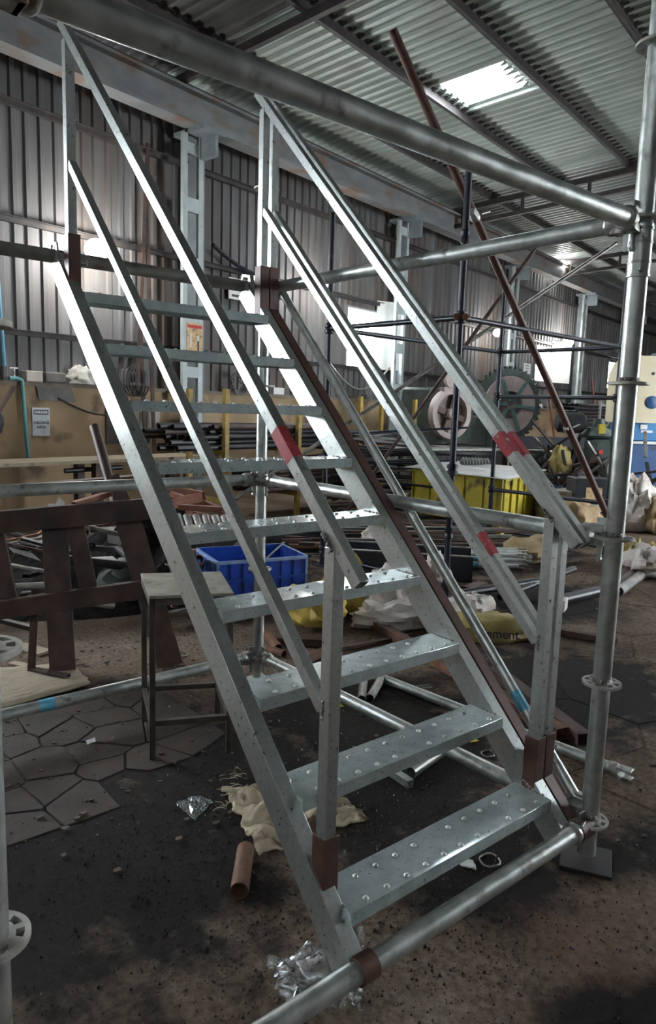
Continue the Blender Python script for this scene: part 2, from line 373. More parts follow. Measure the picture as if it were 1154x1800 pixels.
for ut in (.2, 6.45, 14.3, 20.9, 27.5, 34.1):
    m = MB(); rbar(m, ut, ut + .08, .2, DMAX, -.30, -.19)
    tr = m.build('truss', 'steel_dark', roof)
    if ut < 8: continue
    m = MB(); rbar(m, ut, ut + .08, .2, DMAX, -.62, -.54); m.build('bottom_chord', 'steel_dark', tr)
    for k in range(10):
        m = MB(); rbar(m, ut + .01, ut + .06, .7 + k * 1.4, .76 + k * 1.4, -.54, -.30); m.build('strut', 'steel_dark', tr)

# end walls of the shed
for nm, uu, sgn in (('wall_right', UMAX, 1), ('wall_left', UMIN, -1)):
    ew = thing(nm, 'corrugated sheet end wall closing the shed', None, WP(uu, 0, 0)); ew['kind'] = 'structure'
    k = 0.0
    while k < DMAX:
        o = inst('wall_sheet', WS, ew, WP(uu, k + (1 if sgn > 0 else 0) , 0), (0, 0, WA + (math.pi / 2 if sgn > 0 else -math.pi / 2)), (1, 1, rz(k)))
        k += 1.0

# unseen camera-side wall, gate opening added to let daylight in
fw = thing('wall_front', 'unseen corrugated sheet wall on the camera side, gate opening added for daylight', None, WP(UMIN, DMAX, 0)); fw['kind'] = 'structure'
k = UMIN
while k < UMAX:
    z0 = 4.6 if 10.5 < k < 14.0 else 0.0
    inst('wall_sheet', WS, fw, WP(k, DMAX, z0), (0, 0, WA), (1, 1, rz(DMAX) - z0)); k += 1.0

# windows of the back wall: frames, bars, panes and open shutters
mat('window_glass', (0.95, 0.97, 1.0), rough=0.05, trans=1.0, spec=.5)
mat('shutter', (0.62, 0.62, 0.58), (0.70, 0.70, 0.66), rough=0.6, scale=3)
mat('frame_grey', (0.24, 0.24, 0.24), (0.32, 0.31, 0.30), rough=0.6, scale=5)
for i, (a, b_, z0, z1) in enumerate(WINS):
    wn = thing('window_%d' % (i + 1), ['window beyond the left end of the picture', 'bright open window left of the second column with a pale shutter', 'far bright window behind the leaning rusty pole', 'farthest bright window beside the right scaffold post'][i], None, WP((a + b_) / 2, .02, z0)); wn['kind'] = 'structure'
    m = MB()
    for q in ((a - .04, a, z0, z1), (b_, b_ + .04, z0, z1), (a - .04, b_ + .04, z1, z1 + .04), (a - .04, b_ + .04, z0 - .04, z0)): wbox(m, q[0], q[1], -.02, .05, q[2], q[3])
    m.build('window_frame', 'frame_grey', wn)
    nb = 3 if i else 6
    for k in range(1, nb):
        z = z0 + (z1 - z0) * k / nb
        m = MB(); wbox(m, a, b_, .0, .014, z - .006, z + .006); m.build('window_bar', 'frame_grey', wn)
    if i:
        m = MB(); sw = .60 if i == 1 else .95
        m.hexa([WP(b_ + .02, .07, z0 - .02), WP(b_ + sw, .34, z0 - .02), WP(b_ + sw, .32, z0 - .02), WP(b_ + .02, .05, z0 - .02)] + [WP(b_ + .02, .07, z1 + .25), WP(b_ + sw, .34, z1 + .25), WP(b_ + sw, .32, z1 + .25), WP(b_ + .02, .05, z1 + .25)])
        m.build('shutter', 'shutter', wn)

# ------------------------------------------------------------------ galvanised ring-lock scaffold bay
BW, BD, Z0 = 1.9426, 2.0447, 0.155
TR = .0300; TL = .0285
def rosette_mesh():
    q = MB(); n = 48; h = .0045
    def ring(ra, rb):
        vs = []; fs = []
        for i in range(n):
            a = 2 * math.pi * i / n
            for rr, z in ((ra, -h), (rb, -h), (rb, h), (ra, h)): vs.append((rr * math.cos(a), rr * math.sin(a), z))
        for i in range(n):
            j = (i + 1) % n
            for k in range(4): fs.append((i * 4 + k, j * 4 + k, j * 4 + (k + 1) % 4, i * 4 + (k + 1) % 4))
        q.add(vs, fs)
    ring(TR * .97, .040); ring(.054, .064)
    for k in range(8):
        a = math.pi / 8 + k * math.pi / 4; c, s_ = math.cos(a), math.sin(a)
        q.bar((c * .037, s_ * .037, 0), (c * .056, s_ * .056, 0), .013 if k % 2 else .020, 2 * h)
    me = q.mesh('rosette', angle=30); me.materials.append(MAT['rosette_pale']); return me
ROS = rosette_mesh()
def standard(name, x, y, label, z_top, ks, lean=(0, 0)):
    t = thing(name, label, 'scaffold post', (x, y, 0), 'galvanised scaffold posts')
    MB().tube((x, y, .03), (x, y, z_top), TR, 24, TR - .0032).build('post_tube', 'galv_tube', t)
    for k in ks: inst('rosette', ROS, t, (x, y, Z0 + .5 * k), (0, 0, .2 + .13 * k))
    return t
pr = standard('scaffold_post', BW, 0, 'galvanised scaffold post standing at the right foot of the stair on a square plate', 3.6, range(0, 7))
m = MB().box((BW, 0, .006), (.17, .17, .012), .5); m.build('base_plate', 'steel_dark', pr, bevel=.002)
m = MB().tube((BW, 0, Z0 + 1.83), (BW, 0, Z0 + 1.985), .0335, 24, .0302); m.build('spigot_collar', 'galv', pr)
for z in (1.97, 1.93, 1.87, 1.83):
    MB().lathe((BW, 0, Z0 + z), [(.030, -.004), (.0355, -.004), (.0355, .004), (.030, .004)], 24).build('collar_ring', 'cast_steel', pr)
for z in (1.945, 1.845):
    q = Vector((BW, 0, Z0 + z)); dr = Vector((-.75, -.66, 0))
    MB().tube(q + dr * .030, q + dr * .047, .008, 6).build('bolt_head', 'cast_steel', pr)
for z in (Z0 + 1.01, Z0 + .51, Z0 + .02, Z0 + 1.51):
    MB().lathe((BW, 0, z), [(.030, -.006), (.0345, -.003), (.032, .006), (.030, .009)], 20).build('weld_bead', 'weld', pr)
pb = standard('scaffold_post', BW, BD, 'galvanised scaffold post at the far right corner behind the stair', 3.02, range(0, 6))
m = MB().box((BW, BD, .006), (.15, .15, .012), .1); m.build('base_plate', 'galv_tube', pb, bevel=.002)
pl = standard('scaffold_post', 0, 0, 'nearest scaffold post with pale rosettes at the left picture edge', 3.6, range(0, 7))
m = MB().box((0, 0, .006), (.15, .15, .012), .1); m.build('base_plate', 'galv_tube', pl, bevel=.002)
pl2 = standard('scaffold_post', 0, BD, 'far left scaffold post of the stair bay beyond the picture edge', 3.6, range(0, 7))
m = MB().box((0, BD, .006), (.15, .15, .012), .1); m.build('base_plate', 'galv_tube', pl2, bevel=.002)

def ledger(name, a, b_, z, label, m_='galv_tube', heads=(1, 1), cat='scaffold tube', group='galvanised ledgers of the stair bay', rr=TL):
    a, b_ = Vector((*a, z)), Vector((*b_, z)); t = (b_ - a).normalized(); side = t.cross(Vector((0, 0, 1)))
    th = thing(name, label, cat, (a + b_) / 2, group)
    MB().tube(a + t * .075, b_ - t * .075, rr, 24, rr - .003).build('ledger_tube', m_, th)
    for e, s_, on in ((a, t, heads[0]), (b_, -t, heads[1])):
        if not on: continue
        q = MB(); q.lathe(e + s_ * .098, [(rr + .004, -.012), (rr + .008, 0), (rr + .008, .012), (rr + .001, .02)], 20, s_)
        for dz in (.022, -.022):   # two jaws either side of the rosette
            q.hexa([e + s_ * x + side * y * wv + Vector((0, 0, dz + h)) for h in (-.013, .013) for x, wv, y in ((.034, .014, -1), (.095, .026, -1), (.095, .026, 1), (.034, .014, 1))])
        q.bar(e + s_ * .088 + Vector((0, 0, -.035)), e + s_ * .088 + Vector((0, 0, .035)), .05, .016, s_)
        hd = q.build('ledger_head', 'cast_steel', th, bevel=.003)
        q = MB(); c = e + s_ * .050
        q.hexa([c + s_ * x + side * y + Vector((0, 0, zz)) for zz, ww in ((-.075, .008), (.060, .017)) for x, y in ((-ww, -.003), (ww, -.003), (ww, .003), (-ww, .003))])
        q.tube(c + Vector((0, 0, -.080)) - side * .005, c + Vector((0, 0, -.080)) + side * .005, .010, 10)
        q.build('wedge', 'galv', hd)
    return th
PRp, PBp, PLp, PCp = (BW, 0), (BW, BD), (0, 0), (0, BD)
ledger('scaffold_ledger', PLp, PRp, Z0 + 2.0 - .014, 'thick-looking galvanised tube crossing the top of the picture, nearest the camera')
fl = ledger('scaffold_ledger', PLp, PRp, Z0 - .014, 'galvanised tube just above the floor on which the stair foot hooks')
ledger('scaffold_ledger', PRp, PBp, Z0 + 2.0, 'high galvanised tube running back from the right post to the far corner')
ledger('scaffold_ledger', PRp, PBp, Z0 + 1.0, 'waist-high galvanised tube behind the right handrail')
ledger('scaffold_ledger', PRp, PBp, Z0, 'low galvanised tube near the floor behind the stair between the two right posts')
ledger('scaffold_ledger', PCp, PBp, Z0 + 2.0, 'high galvanised tube behind the stair top, ending at the far corner post', 'old_tube')
ledger('scaffold_ledger', PCp, PBp, Z0 + 1.0, 'waist-high galvanised tube behind the stair crossing the left half')
lw = ledger('scaffold_ledger', PCp, PBp, Z0, 'low galvanised tube near the floor behind the welded stool', 'galv_tube')
MB().tube((.73, BD, Z0), (.80, BD, Z0), TL + .0006, 24, TL).build('paint_band', 'blue_mark', lw)

# diagonal brace with a blue paint band
a, b_ = Vector((1.985, 1.93, 2.12)), Vector((1.985, .085, .19)); t = (b_ - a).normalized()
br = thing('diagonal_brace', 'galvanised diagonal tube with a blue paint band beside the brown stair stringer', 'scaffold tube', (1.985, .085, .15))
MB().tube(a, b_, .0215, 20, .018).build('brace_tube', 'galv_tube', br)
MB().tube(a + t * 2.255, a + t * 2.335, .0218, 20, .0215).build('paint_band', 'blue_mark', br)
for e, s_ in ((a, 1), (b_, -1)):
    q = MB().box(e - t * s_ * .02, (.03, .05, .07)); q.build('brace_head', 'cast_steel', br, bevel=.004)

# ------------------------------------------------------------------ the stair
SLP = 1.01
TV = Vector((0, 1, SLP)).normalized(); TN = Vector((0, -SLP, 1)).normalized()
stair = thing('scaffold_stair', 'galvanised steel scaffold stair of nine studded treads', 'stair', (1.33, .08, .1))
def stringer(x0, x1, m_, parent, name='stringer', ya=.028, yb=2.035):
    zc = .0775; ht = .094
    a = Vector(((x0 + x1) / 2, ya, ya * SLP + zc)); b_ = Vector(((x0 + x1) / 2, yb, yb * SLP + zc))
    return MB().rect_tube(a, b_, x1 - x0, ht, .003, TN).build(name, m_, parent, bevel=.004)
stringer(.838, .888, 'galv', stair); stringer(1.797, 1.847, 'galv', stair)
mat('tread_end', (0.40, 0.46, 0.45), (0.5, 0.56, 0.55), metal=.8, rough=.45, scale=50, c3=(.2, .18, .16), s3=30)
q = MB().lathe((0, 0, 0), [(.0088, -.001), (.0086, .0018), (.0066, .0042), (.0032, .0056), (.0, .0060)], 10)
RIV = q.mesh('rivet'); RIV.materials.append(MAT['galv'])
for k in range(9):
    y0, z0 = .066 + .2167 * k, .247 + .2178 * k; dp, xl, xr = .150, .886, 1.800
    q = MB(); pr_ = [(0, 0), (dp, 0), (dp, -.040), (dp - .0025, -.040), (dp - .0025, -.0025), (.0025, -.0025), (.0025, -.038), (.014, -.038), (.014, -.040), (0, -.040)]
    q.prism(pr_, (xl, y0, z0), (0, 1, 0), (0, 0, 1), (1, 0, 0), xr - xl)
    for x in (xl, xr - .003): q.prism([(.003, -.003), (dp - .003, -.003), (dp - .003, -.039), (.003, -.039)], (x, y0, z0), (0, 1, 0), (0, 0, 1), (1, 0, 0), .003)
    tr = q.build('tread', 'galv_tread', stair, bevel=.0018)
    for i in range(11):
        if (i * 7 + k * 3) % 11 != 5:
            inst('rivet', RIV, tr, (.915 + i * .079 + .04, y0 + .022, z0)).location = Vector((.915 + i * .079 + .04, y0 + .022, z0)) - Vector(stair['o'])
        if (i * 5 + k * 4) % 11 != 3:
            inst('rivet', RIV, tr, (0, 0, 0)).location = Vector((.915 + i * .079, y0 + .107, z0)) - Vector(stair['o'])
    for x in (xl, xr):   # weld blobs where the tread meets the stringer
        q = MB()
        for i in range(9):
            yy = y0 + .035 + i * .011; q.lathe((x + random.uniform(-.002, .002), yy, z0 + random.uniform(-.001, .002)), [(.002, -.004), (.0065, -.001), (.005, .003), (.001, .005)], 7)
        q.build('weld_seam', 'weld', stair)
# hooks round the bottom ledger, plates at the top
zl = Z0 - .014
for x, m_ in ((.875, 'primer'),):
    MB().tube((x - .027, 0, zl), (x + .027, 0, zl), TL + .007, 24, TL + .0005).build('hook_collar', m_, stair)
for x in (.845, 1.82):
    q = MB(); zt = Z0 + 2.0
    q.prism([(1.955, zt - .075), (2.010, zt + .005), (2.012, zt + .04), (2.06, zt + .05), (2.075, zt + .015), (2.083, zt + .018), (2.068, zt + .062), (2.0, zt + .05), (1.99, zt + .01), (1.94, zt - .06)], (x - .004, 0, 0), (0, 1, 0), (0, 0, 1), (1, 0, 0), .008)
    q.build('top_hook', 'galv', stair)
def socket(x, y, z0, z1, parent):
    so = MB().rect_tube((x, y, z0), (x, y, z1), .052, .052, .004, (0, 1, 0)).build('post_socket', 'primer', parent, bevel=.002)
    q = MB(); c = Vector((x, y, z0 + (z1 - z0) * .62))
    q.tube(c + Vector((.026, -.01, 0)), c + Vector((.032, -.01, 0)), .009, 6).tube(c + Vector((.032, -.01, 0)), c + Vector((.058, -.014, 0)), .004, 8)
    q.bar(c + Vector((.056, -.014, -.012)), c + Vector((.056, -.014, .012)), .004, .006)
    q.build('clamp_bolt', 'galv', so)
def weldline(parent, pts, n=7, rr=.006):
    q = MB()
    for i in range(n):
        t_ = i / (n - 1); p_ = Vector(pts[0]).lerp(Vector(pts[1]), t_)
        q.lathe(p_ + Vector((random.uniform(-.002, .002), random.uniform(-.002, .002), 0)), [(.001, -rr), (rr, -.3 * rr), (rr * .8, .5 * rr), (.001, rr)], 7)
    q.build('weld_seam', 'weld', parent)
socket(.873, .165, .228, .428, stair); socket(.873, 1.90, 1.94, 2.225, stair)
socket(1.822, .160, .245, .438, stair); socket(1.822, 1.895, 1.99, 2.235, stair)
weldline(stair, ((.849, .135, .238), (.849, .195, .275)))
weldline(stair, ((1.798, .13, .25), (1.798, .19, .275)))
# a second, brown primed stringer clamped alongside
bs = thing('primed_stringer', 'brown primed steel stringer lying against the right side of the stair', 'stair stringer', (1.88, .1, .1))
stringer(1.856, 1.904, 'primer', bs, 'stringer_tube', .03, 2.0)
socket(1.880, .160, .245, .438, bs); socket(1.880, 1.895, 1.99, 2.235, bs)
MB().tube((1.853, 0, zl), (1.925, 0, zl), TL + .0095, 24, TL + .0005).build('hook_collar', 'primer', bs)

def handrail(x, label, marks, sec=.032):
    h = thing('handrail', label, 'handrail', (x, .16, .3), 'galvanised stair handrails')
    up = TN
    for y, za, zb in ((.160, .30, 1.205), (1.895, 2.05, 2.965)):
        MB().rect_tube((x, y, za), (x, y, zb), .038, .038, .003, (0, 1, 0)).build('rail_post', 'galv', h, bevel=.003)
    def ra(y): return Vector((x, y, 1.135 + (y - .068) * 1.018))
    def rm(y): return Vector((x, y, .770 + (y - .18) * 1.016))
    tr_ = MB().rect_tube(ra(.060), ra(1.955), sec, sec + .004, .0028, TN).build('top_rail', 'galv', h, bevel=.0035)
    mr_ = MB().rect_tube(rm(.182), rm(1.878), sec, sec, .0028, TN).build('mid_rail', 'galv', h, bevel=.0035)
    for kind, ya, yb in marks:
        fn = ra if kind == 't' else rm
        MB().rect_tube(fn(ya), fn(yb), sec + .0012, sec + (.0052 if kind == 't' else .0012), .0003, TN).build('red_paint_mark', 'red_mark', tr_ if kind == 't' else mr_)
    weldline(h, ((x - .02, .150, 1.20), (x - .02, .185, 1.235))); weldline(h, ((x - .018, .165, .755), (x - .018, .165, .80)))
    return h
handrail(.868, 'left square-tube handrail with a red paint mark on its top rail', [('t', .335, .41)])
handrail(1.822, 'inner right square-tube handrail with a red mark near the foot of its top rail', [('t', .335, .40)])
handrail(1.880, 'outer right square-tube handrail behind its twin, red marked on both rails', [('t', .325, .40), ('m', .43, .50)])

# ------------------------------------------------------------------ more materials
mat('black_paint', (0.010, 0.013, 0.022), (0.018, 0.022, 0.034), metal=0.2, rough=0.30, rough2=0.45, scale=10, c3=(0.05, 0.045, 0.04), s3=12, t3=(0.62, 0.8))
mat('rust_pipe', (0.085, 0.036, 0.018), (0.17, 0.070, 0.028), metal=0.2, rough=0.6, scale=18, c3=(0.05, 0.032, 0.026), s3=8, t3=(0.48, 0.66), bump=.25)
mat('black_pipe', (0.012, 0.012, 0.016), (0.030, 0.028, 0.032), metal=0.3, rough=0.42, scale=6, c3=(0.07, 0.05, 0.045), s3=6, t3=(0.6, 0.8))
mat('brown_pipe', (0.050, 0.032, 0.030), (0.10, 0.066, 0.055), metal=0.25, rough=0.55, scale=6, bump=.1)
mat('grey_pipe', (0.26, 0.25, 0.24), (0.40, 0.38, 0.36), metal=0.6, rough=0.42, scale=9)
mat('white_zinc', (0.62, 0.66, 0.66), (0.72, 0.76, 0.75), metal=0.3, rough=0.42, scale=9, c3=(.4, .4, .38), s3=8)
mat('oxide_red', (0.25, 0.105, 0.070), (0.36, 0.165, 0.110), rough=0.62, scale=9, c3=(0.14, 0.06, 0.04), s3=5)
mat('yellow_paint', (0.36, 0.29, 0.02), (0.46, 0.38, 0.035), rough=0.55, scale=4, c3=(0.10, 0.08, 0.03), s3=4, t3=(0.58, 0.70))
mat('yellow_post', (0.30, 0.20, 0.04), (0.42, 0.28, 0.06), rough=0.55, scale=8, c3=(0.15, 0.10, 0.05), s3=6, t3=(0.55, 0.7))
mat('crate_blue', (0.010, 0.055, 0.36), (0.016, 0.085, 0.48), rough=0.42, scale=8, c3=(0.02, 0.03, 0.09), s3=6, t3=(0.56, 0.72))
mat('crate_edge_lit', (0.16, 0.26, 0.48), (0.24, 0.33, 0.50), rough=0.5, scale=20)
mat('machine_blue', (0.010, 0.055, 0.16), (0.014, 0.075, 0.20), rough=0.45, scale=3, c3=(0.02, 0.02, 0.04), s3=3)
mat('machine_sky', (0.02, 0.16, 0.36), (0.03, 0.20, 0.42), rough=0.45, scale=3)
mat('machine_cream', (0.55, 0.48, 0.32), (0.62, 0.55, 0.38), rough=0.5, scale=3)
mat('machine_green', (0.035, 0.050, 0.045), (0.07, 0.09, 0.08), rough=0.5, scale=6, metal=.2)
mat('machine_teal', (0.055, 0.12, 0.12), (0.09, 0.17, 0.165), rough=0.5, scale=6)
mat('wheel_pink', (0.30, 0.24, 0.22), (0.38, 0.31, 0.29), rough=0.6, scale=8)
mat('zinc_sheet', (0.42, 0.43, 0.42), (0.55, 0.56, 0.55), metal=.4, rough=0.5, scale=3)
mat('burlap', (0.34, 0.28, 0.19), (0.50, 0.43, 0.31), rough=0.95, scale=12, c3=(0.12, 0.08, 0.05), s3=9, t3=(0.54, 0.62), bump=.5, bscale=250)
mat('sack_yellow', (0.44, 0.31, 0.05), (0.58, 0.43, 0.10), rough=0.6, scale=9, c3=(0.25, 0.17, 0.06), s3=5, bump=.4, bscale=30)
mat('sack_olive', (0.26, 0.21, 0.07), (0.38, 0.30, 0.09), rough=0.6, scale=9, bump=.4, bscale=30)
mat('sack_white', (0.50, 0.46, 0.42), (0.66, 0.61, 0.56), rough=0.7, scale=10, c3=(0.32, 0.22, 0.16), s3=6, t3=(0.55, 0.72), bump=.4, bscale=30)
mat('plywood', (0.27, 0.22, 0.15), (0.37, 0.31, 0.22), rough=0.8, scale=5, c3=(0.13, 0.10, 0.07), s3=5, stretch=(1, 4, 1))
mat('stool_top', (0.23, 0.21, 0.17), (0.34, 0.31, 0.26), rough=0.8, scale=9, c3=(0.13, 0.11, 0.09), s3=13, t3=(.52, .7))
mat('stool_steel', (0.055, 0.048, 0.040), (0.10, 0.085, 0.07), metal=.4, rough=0.6, scale=12)
mat('paper_white', (0.72, 0.72, 0.70), (0.62, 0.62, 0.60), rough=0.7, scale=30)
mat('ink', (0.03, 0.03, 0.035), rough=0.6)
mat('sign_face', (0.38, 0.42, 0.46), (0.46, 0.50, 0.53), rough=0.5, scale=12)
mat('sign_band', (0.06, 0.08, 0.10), rough=0.5)
mat('poster_tan', (0.55, 0.36, 0.18), (0.68, 0.50, 0.30), rough=0.7, scale=14, c3=(0.30, 0.20, 0.12), s3=20, t3=(0.55, 0.62))
mat('poster_red', (0.55, 0.04, 0.04), rough=0.6)
mat('pipe_blue', (0.10, 0.27, 0.38), (0.14, 0.33, 0.44), rough=0.5, scale=12)
mat('pipe_teal', (0.10, 0.32, 0.30), (0.13, 0.27, 0.32), rough=0.5, scale=8)
mat('cable_black', (0.02, 0.02, 0.022), rough=0.55)
mat('rope', (0.12, 0.11, 0.10), rough=0.8)
mat('cloth_white', (0.55, 0.53, 0.47), (0.68, 0.66, 0.60), rough=0.9, scale=12)
mat('carton', (0.40, 0.37, 0.32), (0.5, 0.47, 0.42), rough=0.8, scale=6)
mat('dark_bin', (0.012, 0.014, 0.018), (0.022, 0.024, 0.030), rough=0.5, scale=5)
mat('heap_dirt', (0.008, 0.008, 0.009), (0.022, 0.018, 0.016), rough=0.95, scale=7, spec=.1, bump=.9, bscale=18, bdist=.04)
mat('tape_yellow', (0.75, 0.55, 0.03), rough=0.5)
def film():
    m = bpy.data.materials.new('clear_film'); m.use_nodes = True; MAT['clear_film'] = m
    n = m.node_tree.nodes; l = m.node_tree.links; n.remove(n['Principled BSDF'])
    g = n.new('ShaderNodeBsdfGlossy'); g.inputs['Roughness'].default_value = .24; g.inputs['Color'].default_value = (.8, .84, .86, 1)
    df = n.new('ShaderNodeBsdfDiffuse'); df.inputs['Color'].default_value = (.55, .57, .58, 1)
    t = n.new('ShaderNodeBsdfTransparent'); t.inputs['Color'].default_value = (.9, .92, .92, 1)
    a = n.new('ShaderNodeMixShader'); a.inputs[0].default_value = .50; b = n.new('ShaderNodeMixShader'); b.inputs[0].default_value = .40
    l.new(g.outputs[0], a.inputs[1]); l.new(df.outputs[0], a.inputs[2]); l.new(t.outputs[0], b.inputs[1]); l.new(a.outputs[0], b.inputs[2])
    l.new(b.outputs[0], n['Material Output'].inputs['Surface'])
film()

def text_mesh(txt, size, loc, ex, ey, m_, parent, name='lettering', align='CENTER', depth=.0006, bold=False):
    cu = bpy.data.curves.new(name, 'FONT'); cu.body = txt; cu.size = size; cu.align_x = align; cu.align_y = 'CENTER'; cu.extrude = depth
    if bold: cu.offset = size * .018
    tmp = bpy.data.objects.new('tmp', cu); COL.objects.link(tmp)
    bpy.context.view_layer.update()
    me = bpy.data.meshes.new_from_object(tmp.evaluated_get(bpy.context.evaluated_depsgraph_get()))
    bpy.data.objects.remove(tmp); me.materials.clear(); me.materials.append(MAT[m_]); me.name = name
    o = bpy.data.objects.new(name, me); COL.objects.link(o)
    ex, ey = Vector(ex).normalized(), Vector(ey).normalized(); ez = ex.cross(ey)
    o.parent = parent; o.location = Vector(loc) - Vector(parent['o']); o.rotation_euler = Matrix((ex, ey, ez)).transposed().to_euler()
    return o
def nse(p, s=1.0): return noise.noise(Vector(p) * s)
def sack(name, label, c, size, m_, seed=0, rz_=0.0, amp=.35, group=None, cat='sack', rough=2.2, nu=28, nv=16):
    """a slumped crumpled bag resting on its base at c"""
    q = MB(); vs = []; fs = []; off = Vector((seed * 7.3, seed * 3.1, seed * 1.7))
    for j in range(nv + 1):
        th = math.pi * j / nv
        for i in range(nu):
            ph = 2 * math.pi * i / nu
            p_ = Vector((math.sin(th) * math.cos(ph), math.sin(th) * math.sin(ph), math.cos(th)))
            k = 1 + amp * nse(p_ * rough + off) + .35 * amp * nse(p_ * rough * 2.7 + off) + .18 * amp * abs(nse(p_ * rough * 6 + off))
            x, y, z = p_.x * k * size[0] / 2, p_.y * k * size[1] / 2, (p_.z * k * .62 + .38) * size[2]
            z = max(z, 0.004 + .004 * abs(p_.z))
            vs.append((c[0] + x * math.cos(rz_) - y * math.sin(rz_), c[1] + x * math.sin(rz_) + y * math.cos(rz_), c[2] + z))
    for j in range(nv):
        for i in range(nu):
            fs.append((j * nu + i, j * nu + (i + 1) % nu, (j + 1) * nu + (i + 1) % nu, (j + 1) * nu + i))
    q.add(vs, fs); o = q.build(name, m_, origin=(c[0], c[1], c[2]), angle=50)
    return tag(o, label, cat, group)
def cloth(corners, nu, nv, amp, seed, fold=3.0, edge=.02, z0=.004, wr=.15):
    """crumpled sheet spread over four ground corners"""
    A, B, Cc, Dd = [Vector(q) for q in corners]; q = MB(); vs = []; fs = []; off = Vector((seed * 5.1, seed * 2.3, 0))
    for j in range(nv + 1):
        for i in range(nu + 1):
            s_, t_ = i / nu, j / nv
            p_ = A.lerp(B, s_).lerp(Dd.lerp(Cc, s_), t_)
            e_ = 1 - min(1, 6 * min(s_, 1 - s_, t_, 1 - t_))
            p_.x += edge * e_ * nse((s_ * 9 + seed, t_ * 9, 1)) ; p_.y += edge * e_ * nse((s_ * 9, t_ * 9 + seed, 4))
            h = amp * (abs(nse((s_ * fold + off.x, t_ * fold + off.y, seed))) + .5 * abs(nse((s_ * fold * 2.6 + off.x, t_ * fold * 2.6, seed + 3)))) + amp * wr * nse((s_ * 14, t_ * 14, seed))
            p_.z += z0 + max(0, h) * (1 - .6 * e_)
            vs.append(p_)
    for j in range(nv):
        for i in range(nu):
            k = j * (nu + 1) + i; fs.append((k, k + 1, k + nu + 2, k + nu + 1))
    return q.add(vs, fs)
def solid(o, th):
    md = o.modifiers.new('thickness', 'SOLIDIFY'); md.thickness = th; md.offset = 1
    return o
def pipe(name, label, a, b_, rr, m_, cat='pipe', group=None, hollow=True, n=14):
    o = MB().tube(a, b_, rr, n, rr * .86 if hollow else 0).build(name, m_, origin=(Vector(a) + Vector(b_)) / 2)
    return tag(o, label, cat, group)
def rtube(name, label, a, b_, wd, ht, m_, cat='steel tube', group=None, th=.004, up=(0, 0, 1)):
    o = MB().rect_tube(a, b_, wd, ht, th, up).build(name, m_, origin=(Vector(a) + Vector(b_)) / 2, bevel=.003)
    return tag(o, label, cat, group)
VR = Vector((math.cos(YAW), -math.sin(YAW), 0)); VF = Vector((math.sin(YAW), math.cos(YAW), 0)); UPV = Vector((0, 0, 1))

# ------------------------------------------------------------------ things lying in the foreground
bl = tag(cloth([(1.03, .70, 0), (1.50, .64, 0), (1.53, .88, 0), (1.17, 1.17, 0)], 56, 50, .085, 3, 3.3, .02).build('burlap_sack', 'burlap', origin=(1.27, .85, 0), angle=60), 'torn crumpled burlap sack on the black floor under the stair', 'sack')
solid(bl, .005)
q = MB()
for i in range(26):
    t_ = random.random(); p_ = Vector((1.10, .98, .02)).lerp(Vector((1.27, 1.18, .02)), t_) + Vector((random.uniform(-.04, .03), random.uniform(-.03, .03), random.uniform(0, .04)))
    pts = [p_]; dr = Vector((random.uniform(-1, .1), random.uniform(-.2, 1), random.uniform(-.1, .5))).normalized()
    for k in range(4): dr = (dr + Vector((random.uniform(-.5, .5), random.uniform(-.5, .5), random.uniform(-.5, .3)))).normalized(); pts.append(pts[-1] + dr * .014); pts[-1].z = max(.004, pts[-1].z)
    q.path(pts, .0013, 4)
fr = q.build('frayed_threads', 'burlap', bl); fr['kind'] = 'stuff'
pipe('pipe_offcut', 'short rusty pipe offcut lying alone on the black floor left of the stair foot', (.865, .565, .031), (1.0, .735, .031), .030, 'rust_pipe', n=24)
fl_ = tag(cloth([(.79, .31, 0), (.725, .11, 0), (.885, .01, 0), (.995, .14, 0)], 30, 30, .11, 9, 1.7, .03, .004, .04).build('plastic_bag', 'clear_film', origin=(.84, .16, 0), angle=180), 'large crumpled clear plastic bag under the stair foot tube', 'plastic bag')
fl2 = tag(cloth([(0.963, 0.156, 0.000), (1.008, 0.139, 0.000), (1.040, 0.177, 0.060), (0.987, 0.190, 0.060)], 18, 18, .03, 4, 3, .02).build('plastic_bag', 'clear_film', origin=(1.03, .2, 0), angle=180), 'strip of clear plastic film hanging behind the stair foot', 'plastic bag')
fl3 = tag(cloth([(.965, 1.03, 0), (1.09, 1.10, 0), (1.06, 1.18, 0), (.965, 1.18, 0)], 14, 14, .035, 6, 3, .01).build('plastic_pouch', 'clear_film', origin=(1.02, 1.12, 0), angle=180), 'small clear plastic pouch lying left of the burlap sack', 'plastic bag')
# loose scaffold tube and short offcuts under the stair
lt = thing('loose_ledger', 'loose galvanised tube with cast ends lying on the floor behind the stair', 'scaffold tube', (2.53, 1.0, 0))
a, b_ = Vector((2.50, 1.80, .027)), Vector((2.60, .26, .027)); t = (b_ - a).normalized(); sd = t.cross(UPV)
MB().tube(a, b_, .025, 20, .021).build('ledger_tube', 'galv_tube', lt)
q = MB(); q.lathe(b_, [(.028, -.02), (.031, 0), (.029, .02), (.020, .03)], 16, t)
for s_ in (-1, 1): q.bar(b_ + t * .02 + UPV * s_ * .017, b_ + t * .085 + UPV * s_ * .019, .044, .014)
q.build('ledger_head', 'cast_steel', lt, bevel=.003)
q = MB().bar(b_ + t * .05 + sd * .0, b_ + t * .05 + sd * .07, .006, .03); q.build('wedge', 'galv', lt)
q = MB()
for s_ in (0, .035): q.tube(a + t * (.42 + s_) + UPV * .02 - sd * .02, a + t * (.44 + s_) + UPV * .015 - sd * .085, .004, 6)
q.build('prong', 'galv', lt)
